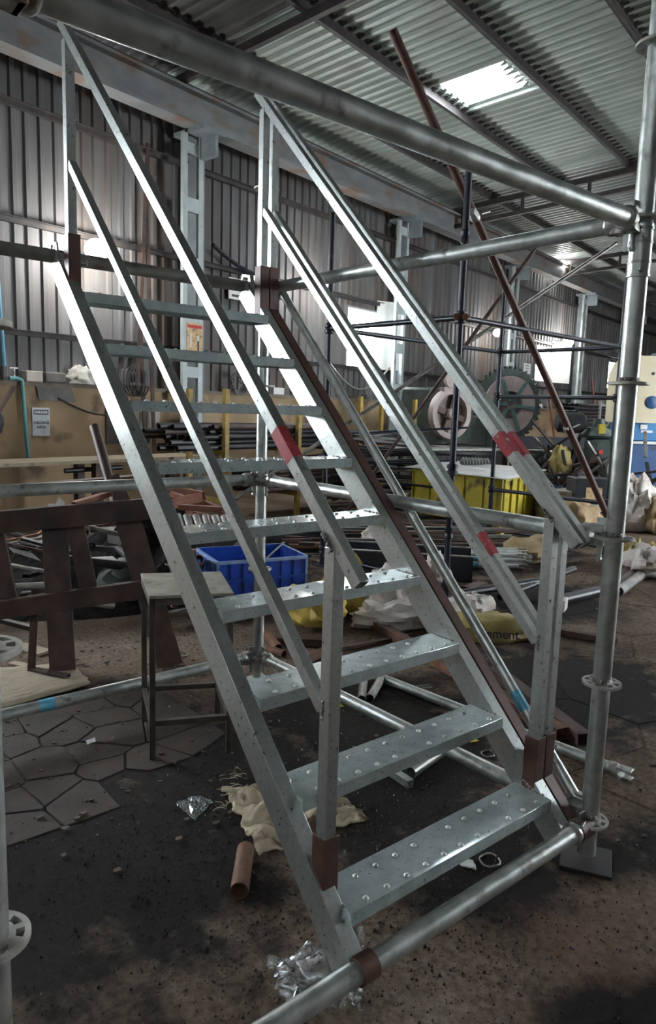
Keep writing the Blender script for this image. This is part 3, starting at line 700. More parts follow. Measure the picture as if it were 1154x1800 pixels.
for nm, lb, x0, x1, rr, m_ in (
        ('pipe_offcut', 'short grey pipe offcut standing out under the sixth tread', (2.201, 1.454, 0.030), (2.396, 1.648, 0.030), .024, 'old_tube'),
        ('pipe_offcut', 'short grey pipe offcut slanting against the loose tube', (2.246, 1.440, 0.030), (2.505, 1.613, 0.030), .024, 'old_tube'),
        ('pipe_offcut', 'dark pipe offcut with a bright open end under the second tread', (1.850, 0.763, 0.030), (2.178, 0.831, 0.030), .026, 'old_tube')):
    pipe(nm, lb, x0, x1, rr, m_, n=18, group='short pipe offcuts under the stair')
rtube('square_tube_offcut', 'short galvanised square tube offcut under the second tread', (1.795, 0.710, 0.020), (1.809, 0.865, 0.020), .034, .034, 'galv', 'steel tube')
# clevis, rings, scraps
q = MB(); c = Vector((2.074, 0.428, 0.004))
for i in range(28):
    a0, a1 = 2 * math.pi * i / 28, 2 * math.pi * (i + 1) / 28
for c, lb, rr in ((Vector((1.666, 0.204, 0.004)), 'thin wire ring lying behind the stair foot tube', .036), (Vector((1.799, 2.682, 0.004)), 'small wire ring on the floor by the stool legs', .04), (Vector((2.300, 0.703, 0.004)), 'twisted wire loop below the first tread back edge', .03)):
    q = MB(); q.path([c + Vector((rr * math.cos(2 * math.pi * i / 20), rr * math.sin(2 * math.pi * i / 20), .003 * math.sin(i))) for i in range(20)], .0035, 6)
    tag(q.build('wire_ring', 'old_tube'), lb, 'wire', 'wire rings on the floor')
for c, lb, sz, m_ in (((1.585, 0.238, 0.002), 'white paper scrap with a small print beside the wire ring', .06, 'paper_white'), ((0.896, 1.849, 0.012), 'small white paper scrap on the flagstones', .05, 'paper_white'), ((2.343, 0.831, 0.002), 'yellow paper scrap below the second tread', .05, 'tape_yellow'), ((2.089, 1.497, 0.002), 'tiny yellow scrap beside the left stair post', .03, 'tape_yellow'), ((1.565, 1.735, 0.030), 'yellow and green snack wrapper behind the stool', .07, 'tape_yellow')):
    c = Vector(c); A = random.random() * 3
    co = [c + Vector((math.cos(A + k * 1.57) * sz * (.5 if k % 2 else .75), math.sin(A + k * 1.57) * sz * (.5 if k % 2 else .75), 0)) for k in range(4)]
    tag(solid(cloth(co, 6, 6, .012, int(sz * 100), 2.0, .004).build('paper_scrap', m_), .001), lb, 'scrap')

# the welded stool
st = thing('welded_stool', 'welded steel stool with a grey board seat behind the left stringer', 'stool', (1.27, 1.66, 0))
sc = [Vector((1.040, 1.550, 0)), Vector((1.365, 1.400, 0)), Vector((1.530, 1.780, 0)), Vector((1.190, 1.950, 0))]
MB().prism([(q.x, q.y) for q in sc], (0, 0, .728), (1, 0, 0), (0, 1, 0), (0, 0, 1), .014).build('seat', 'stool_top', st, bevel=.002)
cen = sum(sc, Vector()) / 4
lg = [cen + (q - cen) * .93 for q in sc]
ang = math.atan2((sc[1] - sc[0]).y, (sc[1] - sc[0]).x)
for q in lg:
    MB().box((q.x, q.y, .364), (.026, .026, .728), ang).build('leg', 'stool_steel', st, bevel=.002)
for i in range(4):
    a, b_ = lg[i], lg[(i + 1) % 4]
    MB().bar(a + UPV * .712, b_ + UPV * .712, .026, .03).build('apron', 'stool_steel', st)
    z = .17 if i != 0 else .17
    MB().bar(a + UPV * z, b_ + UPV * z, .024, .024).build('stretcher', 'stool_steel', st)

# rusty welded trestle leaning behind the stool
fr = thing('rusty_trestle', 'big rusty brown welded channel trestle behind the stool', 'trestle', (1.2, 2.7, 0))
ex = Vector((.925, -.38, 0)).normalized(); o0 = Vector((1.22, 2.72, 0)); back = Vector((.38, .925, 0))
def fp(x, z, k=0.0): return o0 + ex * x + UPV * z + back * (k + .18 * z)
def chan(a, b_, wd, nm, up=None):
    MB().rect_tube(a, b_, wd, .05, .005, back if up is None else up).build(nm, 'rust_dark', fr, bevel=.002)
chan(fp(-.66, .845), fp(.42, .93), .125, 'top_rail'); chan(fp(-.66, .36), fp(.34, .46), .105, 'bottom_rail')
chan(fp(-.13, .0, .0), fp(-.17, .86, .05), .14, 'leg'); chan(fp(.47, .0, .0), fp(.22, .93, .05), .15, 'leg')
chan(fp(-.42, .38, .05), fp(-.50, .84, .05), .11, 'upright'); chan(fp(.02, .42, .05), fp(-.06, .84, .05), .10, 'upright')
chan(fp(-.30, .02, .02), fp(-.28, .46, .08), .04, 'strut')
chan(fp(-.30, .02, .02), fp(-.10, .02, -.14), .05, 'foot')
chan(fp(.24, .92, .02), fp(.16, 1.1, .1), .075, 'upright'); chan(fp(-.60, .88, .02), fp(-.62, 1.15, .1), .07, 'upright')
MB().tube(fp(.40, .86, -.04), fp(.44, .86, .16), .026, 18, .021).build('pipe_stub', 'rust', fr)
pipe('leaning_pipe', 'rusty round pipe leaning up from the trestle in front of the ochre wall', (1.547, 3.050, 0.922), (1.594, 3.492, 1.380), .032, 'brown_pipe', n=18)
tag(MB().prism([(0, 0), (.09, 0), (.09, .04), (.06, .075), (.04, .035), (0, .035)], fp(-.20, .925, -.02), ex, UPV, back, .012).build('bracket_plate', 'paper_white'), 'small white notched bracket standing on the trestle rail', 'bracket')
rtube('channel_offcut', 'pinkish rusted channel offcut lying on the trestle rail', fp(-.06, .955, .0), fp(.14, 1.0, .12), .05, .03, 'oxide_red')
q = cloth([(.52, 2.42, .01), (1.15, 2.50, .01), (1.18, 2.86, .01), (.55, 3.1, .01)], 10, 10, .01, 2, 2, .01)
tag(solid(q.build('plywood_board', 'plywood'), .014), 'worn plywood board flat on the floor below the trestle', 'board')
for k, (a, b_, th) in enumerate((((1.128, 3.152, 0.010), (0.977, 3.558, 0.010), .1), ((1.150, 2.571, 0.020), (0.909, 3.083, 0.015), .05), ((4.374, 3.796, 0.020), (4.243, 4.335, 0.020), .06))):
    rtube('timber_strip', ['thin wooden strip on the floor left of the trestle foot', 'split wooden strip lying across the plywood board', 'pale wooden strip behind the blue crate'][k], a, b_, th, .016, 'plywood', 'timber', th=.005)

# blue plastic crate
cr = thing('plastic_crate', 'blue plastic crate open at the top under the stair', 'crate', (2.85, 3.42, 0))
cc = [Vector((2.40, 3.24, 0)), Vector((3.09, 3.08, 0)), Vector((3.21, 3.58, 0)), Vector((2.53, 3.76, 0))]; HC = .42
for i in range(4):
    a, b_ = cc[i], cc[(i + 1) % 4]; t = (b_ - a).normalized(); inn = UPV.cross(t)
    MB().hexa([a, b_, b_ + inn * .008, a + inn * .008] + [q + UPV * HC for q in (a, b_, b_ + inn * .008, a + inn * .008)]).build('side_wall', 'crate_blue', cr)
    for z in (.012, .14, .27, HC - .012): MB().bar(a + UPV * z - inn * .006, b_ + UPV * z - inn * .006, .02, .022).build('rib', 'crate_edge_lit' if z > .4 else 'crate_blue', cr)
    nn = 7 if i % 2 == 0 else 5
    for k in range(nn + 1):
        p_ = a.lerp(b_, k / nn) - inn * .005; MB().bar(p_ + UPV * .0, p_ + UPV * HC, .014, .014, t).build('upright_rib', 'crate_edge_lit' if (k in (0, nn) or i == 3) else 'crate_blue', cr)  # left-side ribs coloured paler to stand for the light on them
MB().prism([(q.x, q.y) for q in cc], (0, 0, .01), (1, 0, 0), (0, 1, 0), (0, 0, 1), .01).build('bottom', 'crate_blue', cr)
rtube('steel_strip', 'thin steel strip sticking out of the blue crate', (2.75, 3.3, .3), (3.15, 3.45, .46), .02, .004, 'grey_pipe', 'steel strip', th=.001)

# sacks on the floor behind the stair
sack('yellow_sack', 'bundled yellow sack on brown bars below the sixth tread', (2.80, 2.62, .05), (.42, .34, .27), 'sack_yellow', 1, -.5)
sack('yellow_sack', 'second yellow sack behind the bundled one, beside the left stair post', (3.32, 2.88, .0), (.34, .36, .28), 'sack_yellow', 2, .3)
sack('white_sack', 'peaked white plastic sack beneath the seventh tread', (3.48, 2.58, 0), (.36, .32, .40), 'sack_white', 5, .2, .4)
sack('white_sack', 'low crumpled pinkish white sack in front of the peaked one', (3.30, 2.36, 0), (.52, .34, .18), 'sack_white', 6, -.5, .5)
sack('white_sack', 'white cloth sack thrown over the printed olive sack', (3.82, 2.05, .03), (.36, .30, .22), 'sack_white', 8, .1, .5)
ob = sack('printed_sack', 'olive yellow printed sack lying flat behind the diagonal brace', (3.72, 1.80, 0), (.66, .36, .17), 'sack_olive', 9, -.62, .35)
tx = Vector((.70, -.71, 0)); text_mesh('Cement', .085, Vector((3.60, 1.63, .085)), tx, Vector((.35, .36, .86)), 'ink', ob, bold=True)
sack('white_sack', 'red and white printed bag lying on the scrap bars', (5.003, 4.349, 0.120), (.30, .22, .16), 'sack_white', 11, .4, .4)
sack('torn_sack', 'torn stringy white sack hanging beside the black tower foot', (4.513, 3.003, 0.000), (.30, .24, .26), 'sack_white', 12, .4, .6)
# brown and rusty bars on the floor
BAR = [
 ('long rusty brown square tube lying under the seventh and eighth treads', (3.219, 2.542, 0.040), (2.698, 0.570, 0.040), .075, 'rust'),
 ('second rusty square tube ending beside the right stair sockets', (3.113, 1.285, 0.040), (2.729, 0.474, 0.040), .075, 'rust_dark'),
 ('flat red oxide channel running under the seventh tread', (3.359, 2.826, 0.060), (3.745, 1.814, 0.030), .09, 'oxide_red'),
 ('short rusty channel propped upright beside the yellow sack', (2.908, 2.497, -0.000), (3.443, 3.016, 0.050), .09, 'rust_dark'),
 ('dark rusty bar below the bundled yellow sack', (2.385, 2.520, 0.030), (2.720, 2.220, 0.030), .06, 'rust_dark'),
 ('thin dark bar beside the seventh tread end', (2.665, 2.156, 0.020), (3.223, 2.085, 0.020), .03, 'rust_dark'),
 ('short timber block end behind the right handrail post', (4.301, 1.161, 0.030), (4.130, 1.631, 0.030), .06, 'rust_dark'),
 ('brown box section stub near the black tower foot', (4.436, 2.586, 0.050), (4.725, 2.633, 0.050), .10, 'rust_dark'),
 ('rusty bar stack piece behind the yellow sacks', (3.682, 3.188, 0.050), (4.388, 3.206, 0.080), .06, 'oxide_red'),
 ('rusty bar stack piece lying nearest the white sack', (3.636, 2.996, 0.050), (4.178, 2.938, 0.100), .05, 'rust'),
]
for i, (lb, a, b_, wd, m_) in enumerate(BAR):
    rtube('steel_bar', lb, a, b_, wd, wd * .8, m_, 'steel bar', 'rusty bars on the floor')
for i, (a, b_, rr) in enumerate((((2.423, 2.638, 0.030), (2.317, 2.362, 0.030), .03), ((2.292, 2.267, 0.025), (2.253, 2.491, 0.025), .025), ((2.337, 2.095, 0.030), (2.586, 2.176, 0.030), .03))):
    pipe('pipe_offcut', ['short rusty pipe offcut right of the far post foot', 'brown pipe offcut lying against the far post foot', 'rusty pipe offcut below the seventh tread'][i], a, b_, rr, 'rust')

# ------------------------------------------------------------------ black scaffold tower in the middle distance
TA, TB_, TC, TD = (4.29, 2.69), (4.19, 4.21), (7.11, 4.41), (7.21, 2.89)
def black_post(xy, z1, cups, label):
    t = thing('black_scaffold_post', label, 'scaffold post', (*xy, 0), 'black scaffold tower posts')
    MB().tube((*xy, .01), (*xy, z1), .027, 18, .023).build('post_tube', 'black_paint', t)
    MB().box((*xy, .005), (.14, .14, .01)).build('base_plate', 'black_paint', t)
    for z, big in cups:
        rr = .044 if big else .037
        MB().lathe((*xy, z), [(.028, -.05), (rr, -.04), (rr, -.012), (.030, 0), (rr, .012), (rr, .04), (.028, .05)], 18).build('cup', 'black_paint', t)
    return t
p_ = black_post(TA, 3.42, ((2.92, 0), (2.30, 1), (1.08, 1), (.55, 0)), 'nearest black tower post, left of the leaning rusty pole')
q = MB(); c = Vector((*TA, 2.30)); dr = Vector((-.72, -.69, 0)); sd = Vector((.69, -.72, 0))
for s_ in (-1, 1): q.lathe(c + sd * s_ * .032 + dr * .035, [(.026, 0), (.030, .012), (.026, .026), (.010, .030)], 12, dr)
q.build('blade_end', 'rust', p_)
black_post(TB_, 3.35, ((2.30, 1), (1.55, 0), (1.08, 1), (.15, 0)), 'left black tower post behind the galvanised brace')
black_post(TC, 3.15, ((2.30, 1), (1.76, 1), (1.18, 0), (.60, 1), (.10, 0)), 'far black tower post in front of the yellow box')
black_post(TD, 3.2, ((2.30, 1), (1.76, 1), (.60, 1)), 'right black tower post hidden behind the right scaffold post')
def black_ledger(a, b_, z, label):
    a, b_ = Vector((*a, z)), Vector((*b_, z)); t = (b_ - a).normalized()
    o = MB().tube(a + t * .03, b_ - t * .03, .0235, 14, .019).build('black_ledger', 'black_paint', origin=(a + b_) / 2)
    return tag(o, label, 'scaffold tube', 'black tower ledgers')
black_ledger(TA, TB_, 2.30, 'upper black tube from the nearest tower post to the left one')
black_ledger(TA, TD, 2.30, 'upper black tube from the nearest tower post towards the right scaffold post')
black_ledger(TB_, TC, 2.30, 'upper black tube across the back of the tower')
black_ledger(TC, TD, 2.30, 'upper black tube from the far tower post to the right')
black_ledger(TC, TD, 1.76, 'middle black tube at the right of the far tower post')
black_ledger(TC, TD, .60, 'lower black tube in front of the yellow box')
black_ledger(TC, TD, .10, 'lowest black tube just above the floor by the yellow box')
black_ledger(TB_, TA, .10, 'lowest black tube near the floor by the blue crate')
# leaning poles
rp = thing('rusty_pole', 'long rusty brown pole leaning across the tower to the floor on the right', 'pole', (7.389, 2.726, -0.000))
MB().tube((7.289, 2.675, 0.020), (3.57, 2.86, 4.24), .034, 16, .029).build('pole_tube', 'primer', rp)
for c, lb in (((4.53, 2.80, 3.13), 1), ((6.1, 2.78, 1.42), 2)):
    q = MB(); c = Vector(c); q.lathe(c, [(.034, -.03), (.040, -.02), (.040, .02), (.034, .03)], 12, (-.67, 0, .74)); q.bar(c + Vector((-.03, -.03, .0)), c + Vector((-.10, -.05, .02)), .04, .05); q.tube(c + Vector((.02, -.05, .02)), c + Vector((.10, -.07, .05)), .008, 6)
    q.build('swivel_coupler', 'cast_steel', rp)
def long_pole(a, b_, label):
    return pipe('bracing_pole', label, a, b_, .025, 'brown_pipe' if 'brownish' in label else 'old_tube', 'pole', 'leaning bracing poles')
long_pole((6.040, 6.109, 0.020), (7.346, 4.149, 3.559), 'steep brownish bracing pole rising behind the black tower')
long_pole((4.429, 6.439, 0.300), (8.665, 3.871, 3.767), 'long shallow grey bracing pole rising to the roof behind the tower')

# ------------------------------------------------------------------ yellow box, drum, racks and pipes
yb = thing('yellow_box', 'yellow steel bin with a loose grey lid behind the tower', 'bin', (7.7, 4.9, 0))
yc = [Vector((7.20, 4.30, 0)), Vector((8.62, 4.78, 0)), Vector((8.10, 6.10, 0)), Vector((7.22, 5.86, 0))]
for q in yc: MB().box((q.x, q.y, .06), (.07, .07, .12)).build('leg', 'yellow_paint', yb)
for i in range(4):
    a, b_ = yc[i] + UPV * .12, yc[(i + 1) % 4] + UPV * .12; t = (b_ - a).normalized(); inn = UPV.cross(t)
    MB().hexa([a, b_, b_ + inn * .01, a + inn * .01] + [q + UPV * .60 for q in (a, b_, b_ + inn * .01, a + inn * .01)]).build('side_panel', 'yellow_paint', yb)
    nn = 5
    for k in range(nn + 1): p_ = a.lerp(b_, k / nn); MB().bar(p_ - inn * .012, p_ - inn * .012 + UPV * .60, .035, .02, t).build('stiffener', 'yellow_paint', yb)
    MB().bar(a + UPV * .60 - inn * .01, b_ + UPV * .60 - inn * .01, .03, .03).build('rim', 'yellow_paint', yb)
q = cloth([(7.05, 4.15, .73), (8.75, 4.7, .75), (8.2, 6.2, .80), (7.1, 5.95, .74)], 12, 12, .06, 4, 1.2, .02); solid(q.build('lid_sheet', 'zinc_sheet', yb), .006)
bd = thing('blue_drum', 'blue steel drum standing right of the yellow box', 'drum', (8.802, 4.736, 0.000))
q = MB().lathe((8.802, 4.736, 0.000), [(.22, 0), (.23, .02), (.23, .18), (.24, .20), (.23, .22), (.23, .38), (.24, .40), (.23, .42), (.23, .52)], 24); q.build('body', 'machine_blue', bd)
MB().lathe(Vector((8.802, 4.736, 0.000)) + UPV * .52, [(.245, -.015), (.245, .012), (.22, .012), (.22, .0)], 24).build('rim', 'machine_blue', bd)
rk = thing('pipe_rack', 'yellow post pipe rack in front of the ochre wall', 'rack', WP(7.5, 2.0, 0))
for uu in (5.75, 7.15, 8.6, 10.2):
    for dd in (1.55, 2.25):
        q = MB(); wbox(q, uu, uu + .07, dd, dd + .06, 0, 1.75); q.build('post', 'yellow_post', rk)
    for z in (.30, .92):
        q = MB(); wbox(q, uu, uu + .06, 1.55, 2.31, z, z + .06); q.build('arm', 'yellow_post', rk)
rnd = random.Random(3)
CW = {'rust_dark': 'dark brown', 'rust': 'orange rusty', 'black_pipe': 'black', 'black_paint': 'glossy black', 'grey_pipe': 'pale grey', 'old_tube': 'dull grey', 'oxide_red': 'reddish', 'brown_pipe': 'brown', 'zinc_sheet': 'bright zinc', 'slate': 'slate grey'}
def stack(u0, u1, d0, n, z0, rows, rr, m_, label, grp, ju=.25):
    for j in range(rows):
        for i in range(n - (j % 2)):
            a = u0 + rnd.uniform(-ju, ju); b_ = u1 + rnd.uniform(-ju, ju); dd = d0 - (i + .5 * (j % 2)) * rr * 2.05; z = z0 + rr + j * rr * 1.78
            mm = rnd.choice(m_)
            pipe('stored_pipe', CW[mm] + ' ' + label, WP(a, dd, z), WP(b_, dd, z), rr, mm, 'pipe', grp, n=10)
stack(5.3, 7.9, 2.20, 8, .98, 5, .036, ('black_pipe', 'black_pipe', 'brown_pipe'), 'pipe stored in the bundle on the upper arms of the yellow rack', 'pipes on the upper rack arms', .45)
stack(6.6, 9.4, 2.20, 9, .36, 6, .036, ('brown_pipe', 'brown_pipe', 'rust_dark'), 'pipe stored on the lower arms of the yellow rack', 'pipes on the lower rack arms', .12)
stack(8.2, 10.3, 2.20, 8, .98, 3, .034, ('black_pipe', 'grey_pipe', 'black_pipe'), 'pipe stored on the right upper arms of the yellow rack', 'pipes on the right rack arms', .5)
# loose grey and black tubes heaped left of the press
for i in range(64):
    a = Vector((6.723, 6.657, 0.000)) + Vector((rnd.uniform(-.7, .5), rnd.uniform(-.4, .7), 0)); L_ = rnd.uniform(1.0, 1.9); th = rnd.uniform(-.95, -.35) if i % 3 else rnd.uniform(.1, .5)
    mm = rnd.choice(('black_pipe', 'black_pipe', 'black_paint', 'grey_pipe')); z = .08 + i * .0185; dr = Vector((math.cos(th), math.sin(th), rnd.uniform(-.12, .12)))
    rtube('heaped_tube', CW[mm] + ' thin tube in the tangled heap left of the yellow box', a + UPV * z, a + dr * L_ + UPV * z, .035, .03, mm, 'steel tube', 'tangled tube heap', th=.003)
# flat bars in stacks on the floor behind the stair
for i in range(44):
    a = Vector((4.748, 4.472, 0.000)) + Vector((rnd.uniform(-.6, 1.1), rnd.uniform(-.5, .9), 0)); th = rnd.uniform(-.75, -.35); L_ = rnd.uniform(.7, 1.7)
    z = .04 + rnd.random() * .22; dr = Vector((math.cos(th), math.sin(th), 0)); mm = rnd.choice(('rust_dark', 'black_pipe', 'rust', 'grey_pipe', 'rust_dark'))
    rtube('stacked_bar', CW[mm] + ' bar in the low stack behind the blue crate', a + UPV * z, a + dr * L_ + UPV * (z + rnd.uniform(-.03, .03)), .055, .035, mm, 'steel bar', 'low stacked bars', th=.004)
# black trough and galvanised bundle
bt = thing('black_trough', 'black steel trough with a yellow tape mark behind the stair', 'trough', (4.5, 3.5, 0))
a, b_ = Vector((4.084, 3.797, 0.000)), Vector((4.889, 2.888, 0.000)); t = (b_ - a).normalized(); sd = UPV.cross(t)
for k in (0, .42): MB().hexa([a + sd * k, b_ + sd * k, b_ + sd * (k + .02), a + sd * (k + .02)] + [q + UPV * .24 for q in (a + sd * k, b_ + sd * k, b_ + sd * (k + .02), a + sd * (k + .02))]).build('side_panel', 'dark_bin', bt)
MB().hexa([a + UPV * .01, b_ + UPV * .01, b_ + sd * .42 + UPV * .01, a + sd * .42 + UPV * .01, a + UPV * .02, b_ + UPV * .02, b_ + sd * .42 + UPV * .02, a + sd * .42 + UPV * .02]).build('bottom_plate', 'dark_bin', bt)
MB().bar(a + t * .12 + UPV * .21 - sd * .002, a + t * .20 + UPV * .10 - sd * .002, .004, .03).build('tape_mark', 'tape_yellow', bt)
for k in (0, .44): MB().bar(a + sd * k + UPV * .245, b_ + sd * k + UPV * .245, .03, .012).build('rim', 'old_tube', bt)
for j in range(3):
    for i in range(4):
        a = Vector((4.763, 3.716, 0.000)) + Vector((.05 * i, .055 * i, .05 + .056 * j)); b_ = Vector((5.735, 2.959, 0.000)) + Vector((.05 * i + rnd.uniform(-.1, .1), .055 * i, .05 + .056 * j))
        t = (b_ - a).normalized(); tt = thing('bundled_ledger', 'bright zinc tube in the bundle behind the right handrail', 'scaffold tube', (a + b_) / 2, 'bright zinc tubes in a bundle')
        MB().tube(a, b_, .024, 12, .02).build('ledger_tube', 'white_zinc', tt)
        q = MB()
        for s_ in (-1, 1): q.bar(b_ + UPV * s_ * .016, b_ + t * .07 + UPV * s_ * .018, .04, .012)
        q.build('ledger_head', 'cast_steel', tt)
        if i == 0 and j < 2: MB().tube(a + t * .72, a + t * .80, .0245, 12, .024).build('paint_band', 'blue_mark', tt)
for k, (a, b_, rr, lb) in enumerate((((4.498, 2.282, 0.060), (5.785, 2.399, 0.120), .03, 'black pipe slanting up from the bundle to the right post'), ((4.682, 1.999, 0.040), (5.836, 1.965, 0.040), .045, 'thick black pipe lying behind the right scaffold post'), ((4.127, 2.452, 0.100), (5.212, 2.328, 0.100), .035, 'dark bar across the floor in front of the zinc bundle'))):
    pipe('black_floor_pipe', lb, a, b_, rr, 'black_pipe')
for k in range(3):
    pipe('brown_floor_pipe', ['upper one of three dull pipes on the floor at the right edge', 'middle one of three dull pipes on the floor at the right edge', 'nearest one of three dull pipes on the floor at the right edge'][k], Vector((5.604, 1.851, 0.045)) + Vector((.0 + .16 * (2 - k), .12 * (2 - k), 0)), Vector((8.184, 2.520, 0.045)) + Vector((.16 * (2 - k), .12 * (2 - k), 0)), .045, 'brown_pipe' if k < 2 else 'grey_pipe', group='three floor pipes at the right')
tag(MB().box((4.769, 1.900, 0.050), (.16, .10, .10), .4).build('concrete_block', 'cloth_white', bevel=.01), 'small pale block beside the thick black pipe', 'block')
sack('white_sack', 'tall white sack at the right edge in front of the blue machine', (9.456, 3.690, 0.000), (.80, .6, .68), 'sack_white', 21, .2, .55)
sack('white_sack', 'white sack lying low at the right picture edge', (6.719, 2.134, 0.000), (.6, .45, .28), 'sack_white', 22, .2, .5)
sack('tan_sack', 'tan sack behind the right handrail end', (8.435, 4.003, 0.000), (.75, .5, .42), 'tan_sack', 23, -.3, .35)
sack('tan_sack', 'tan sack low on the floor left of the right post', (6.303, 3.180, 0.000), (.7, .4, .25), 'tan_sack', 24, -.5, .4)
sack('yellow_net_bag', 'bright yellow frilly net bag beside the right post', (6.870, 2.341, 0.000), (.5, .42, .26), 'sack_olive', 25, .2, .8, rough=5.0)
sack('tan_sack', 'tan sack at the extreme right behind the dark pipe', (9.549, 3.370, 0.000), (.7, .5, .5), 'tan_sack', 27, .2, .4)
for i in range(6):
    c = Vector((8.700, 4.389, 0.000)) + UPV * (.02 + .085 * i)
    tag(MB().box(c + UPV * .04 + VR * rnd.uniform(-.02, .02), (.62, .5, .078), -YAW).build('flat_carton', 'carton', bevel=.006), 'flat pale carton in the stack beside the black box', 'carton', 'stacked flat cartons')
    tag(MB().box(c + VR * 1.05 + UPV * .04, (.5, .5, .078), -YAW).build('flat_carton', 'carton', bevel=.006), 'flat pale carton in the stack behind the right post', 'carton', 'stacked flat cartons behind the post')
bx = thing('black_carton', 'black printed box with a pale label beside the stacked cartons', 'box', (8.807, 4.055, 0.000))
c = Vector((8.807, 4.055, 0.000)); MB().box(c + UPV * .36, (.50, .4, .72), -YAW).build('box_body', 'dark_bin', bx, bevel=.01)
MB().bar(c - VF * .203 - VR * .11 + UPV * .52, c - VF * .203 + VR * .11 + UPV * .52, .004, .16).build('label', 'poster_tan', bx)
for z in (.36, .29): MB().bar(c - VF * .203 - VR * .16 + UPV * z, c - VF * .203 + VR * .16 + UPV * z, .004, .025).build('print_line', 'paper_white', bx)

# ------------------------------------------------------------------ machines along the wall
pm = thing('power_press', 'teal flywheel press standing behind the nearest tower post', 'press', WP(11.5, 2.0, 0))
cw = WP(11.35, 2.35, 1.52); ax = (U * -.35 - N * .94).normalized()
def ringm(mb, c, ax_, r0, r1, wd, n=32):
    return mb.lathe(c, [(r0, -wd), (r1, -wd), (r1, wd), (r0, wd), (r0, -wd)], n, ax_)
q = MB(); ringm(q, cw, ax, .36, .46, .07); q.lathe(cw, [(.10, -.08), (.10, .10), (.04, .12)], 16, ax)
fy = q.build('flywheel', 'wheel_pink', pm); t1 = ax.orthogonal().normalized(); t2 = ax.cross(t1)
for k in range(4):
    A = .5 + k * math.pi / 2; dv = t1 * math.cos(A) + t2 * math.sin(A); MB().bar(cw + dv * .08, cw + dv * .38, .11, .05, ax).build('spoke', 'rust_dark', fy)
q = MB(); wbox(q, 11.15, 11.75, 1.55, 2.2, 0, .95); q.build('body', 'machine_teal', pm, bevel=.04)
q = MB(); wbox(q, 11.25, 11.95, 1.3, 2.2, .9, 2.0); q.build('upper_frame', 'machine_green', pm, bevel=.05)
q = MB(); ringm(q, WP(11.35, 2.35, 2.16), ax, .04, .17, .04, 20); q.build('pulley', 'wheel_pink', pm)
q = MB(); wbox(q, 11.1, 11.6, 2.25, 2.35, 1.94, 2.0); q.build('guard_bracket', 'wheel_pink', pm)
el = MB(); ringm(el, WP(11.42, 2.22, .80), ax, .16, .185, .01, 24); el.build('badge_ring', 'wheel_pink', pm)
q = MB(); wbox(q, 11.9, 13.4, 1.2, 2.1, .2, 1.5); q.build('gear_housing', 'machine_green', pm, bevel=.05)
gm = thing('geared_machine', 'dark machine with a large toothed wheel beside the press', 'machine', WP(14.2, 1.9, 0))
cg = WP(14.3, 2.1, 1.75); ag = (U * -.55 - N * .83).normalized(); g1 = ag.orthogonal().normalized(); g2 = ag.cross(g1)
q = MB(); ringm(q, cg, ag, .10, .78, .06, 40); gw = q.build('gear_wheel', 'machine_green', gm)
for k in range(40):
    A = 2 * math.pi * k / 40; dv = g1 * math.cos(A) + g2 * math.sin(A); MB().bar(cg + dv * .76, cg + dv * .83, .05, .10, ag).build('tooth', 'machine_green', gw)
q = MB(); ringm(q, cg + ag * .10, ag, .30, .62, .03, 40); q.build('guard_cover', 'wheel_pink', gm)
for k in range(6):
    A = k * math.pi / 3 + .2; dv = g1 * math.cos(A) + g2 * math.sin(A); MB().bar(cg + dv * .1 + ag * .15, cg + dv * .6 + ag * .15, .07, .03, ag).build('spoke', 'machine_teal', gm)
q = MB(); wbox(q, 13.7, 14.9, 1.2, 1.95, 0, 1.6); q.build('body', 'machine_green', gm, bevel=.05)
q = MB(); wbox(q, 13.2, 13.3, 2.0, 2.01, 1.28, 1.36); q.build('maker_plate', 'paper_white', gm)
# work table with tubes across it, in front of the machines
wt = thing('work_table', 'low steel work table carrying two long tubes before the press', 'table', (8.6, 5.7, 0))
for k in ((8.0, 6.6), (9.9, 5.9), (8.3, 7.2), (10.2, 6.5)): MB().box((*k, .44), (.06, .06, .88)).build('leg', 'black_pipe', wt)
MB().bar((7.9, 6.95, .90), (10.2, 6.15, .90), .7, .04).build('table_top', 'slate', wt)
MB().tube((7.3, 6.95, .96), (10.5, 5.75, .96), .035, 12).build('long_tube', 'old_tube', wt); MB().tube((7.4, 6.7, .96), (10.5, 5.6, .96), .03, 12).build('long_tube', 'old_tube', wt)
mo = thing('electric_motor', 'grey ribbed electric motor on the bench under the press', 'motor', (8.186, 5.556, 0.767))
c = Vector((8.185, 5.554, 0.750)); MB().lathe(c, [(.10, -.22), (.13, -.2), (.13, .2), (.10, .22)], 20, VR).build('motor_body', 'machine_green', mo)
for k in range(9): MB().lathe(c + VR * (-.18 + k * .045), [(.13, -.006), (.15, -.004), (.15, .004), (.13, .006)], 20, VR).build('cooling_fin', 'frame_grey', mo)
MB().box(c - UPV * .15, (.4, .25, .04), -YAW).build('motor_foot', 'black_pipe', mo)
dm = thing('drill_press', 'dark green pillar drill machine left of the right scaffold post', 'drill press', (10.225, 4.790, 0.193))
b0 = Vector((10.225, 4.790, 0.193)); b0.z = 0
MB().box(b0 + UPV * .06, (.6, .5, .12), -YAW).build('base', 'machine_green', dm, bevel=.02)
MB().tube(b0 + UPV * .1, b0 + UPV * 1.15, .085, 18).build('column', 'black_pipe', dm)
MB().box(b0 + UPV * 1.0 - VF * .1, (.34, .5, .42), -YAW).build('head', 'machine_green', dm, bevel=.05)
MB().lathe(b0 + UPV * 1.22, [(.26, 0), (.28, .04), (.20, .12), (.10, .18), (.08, .30)], 20).build('belt_cover', 'machine_green', dm)
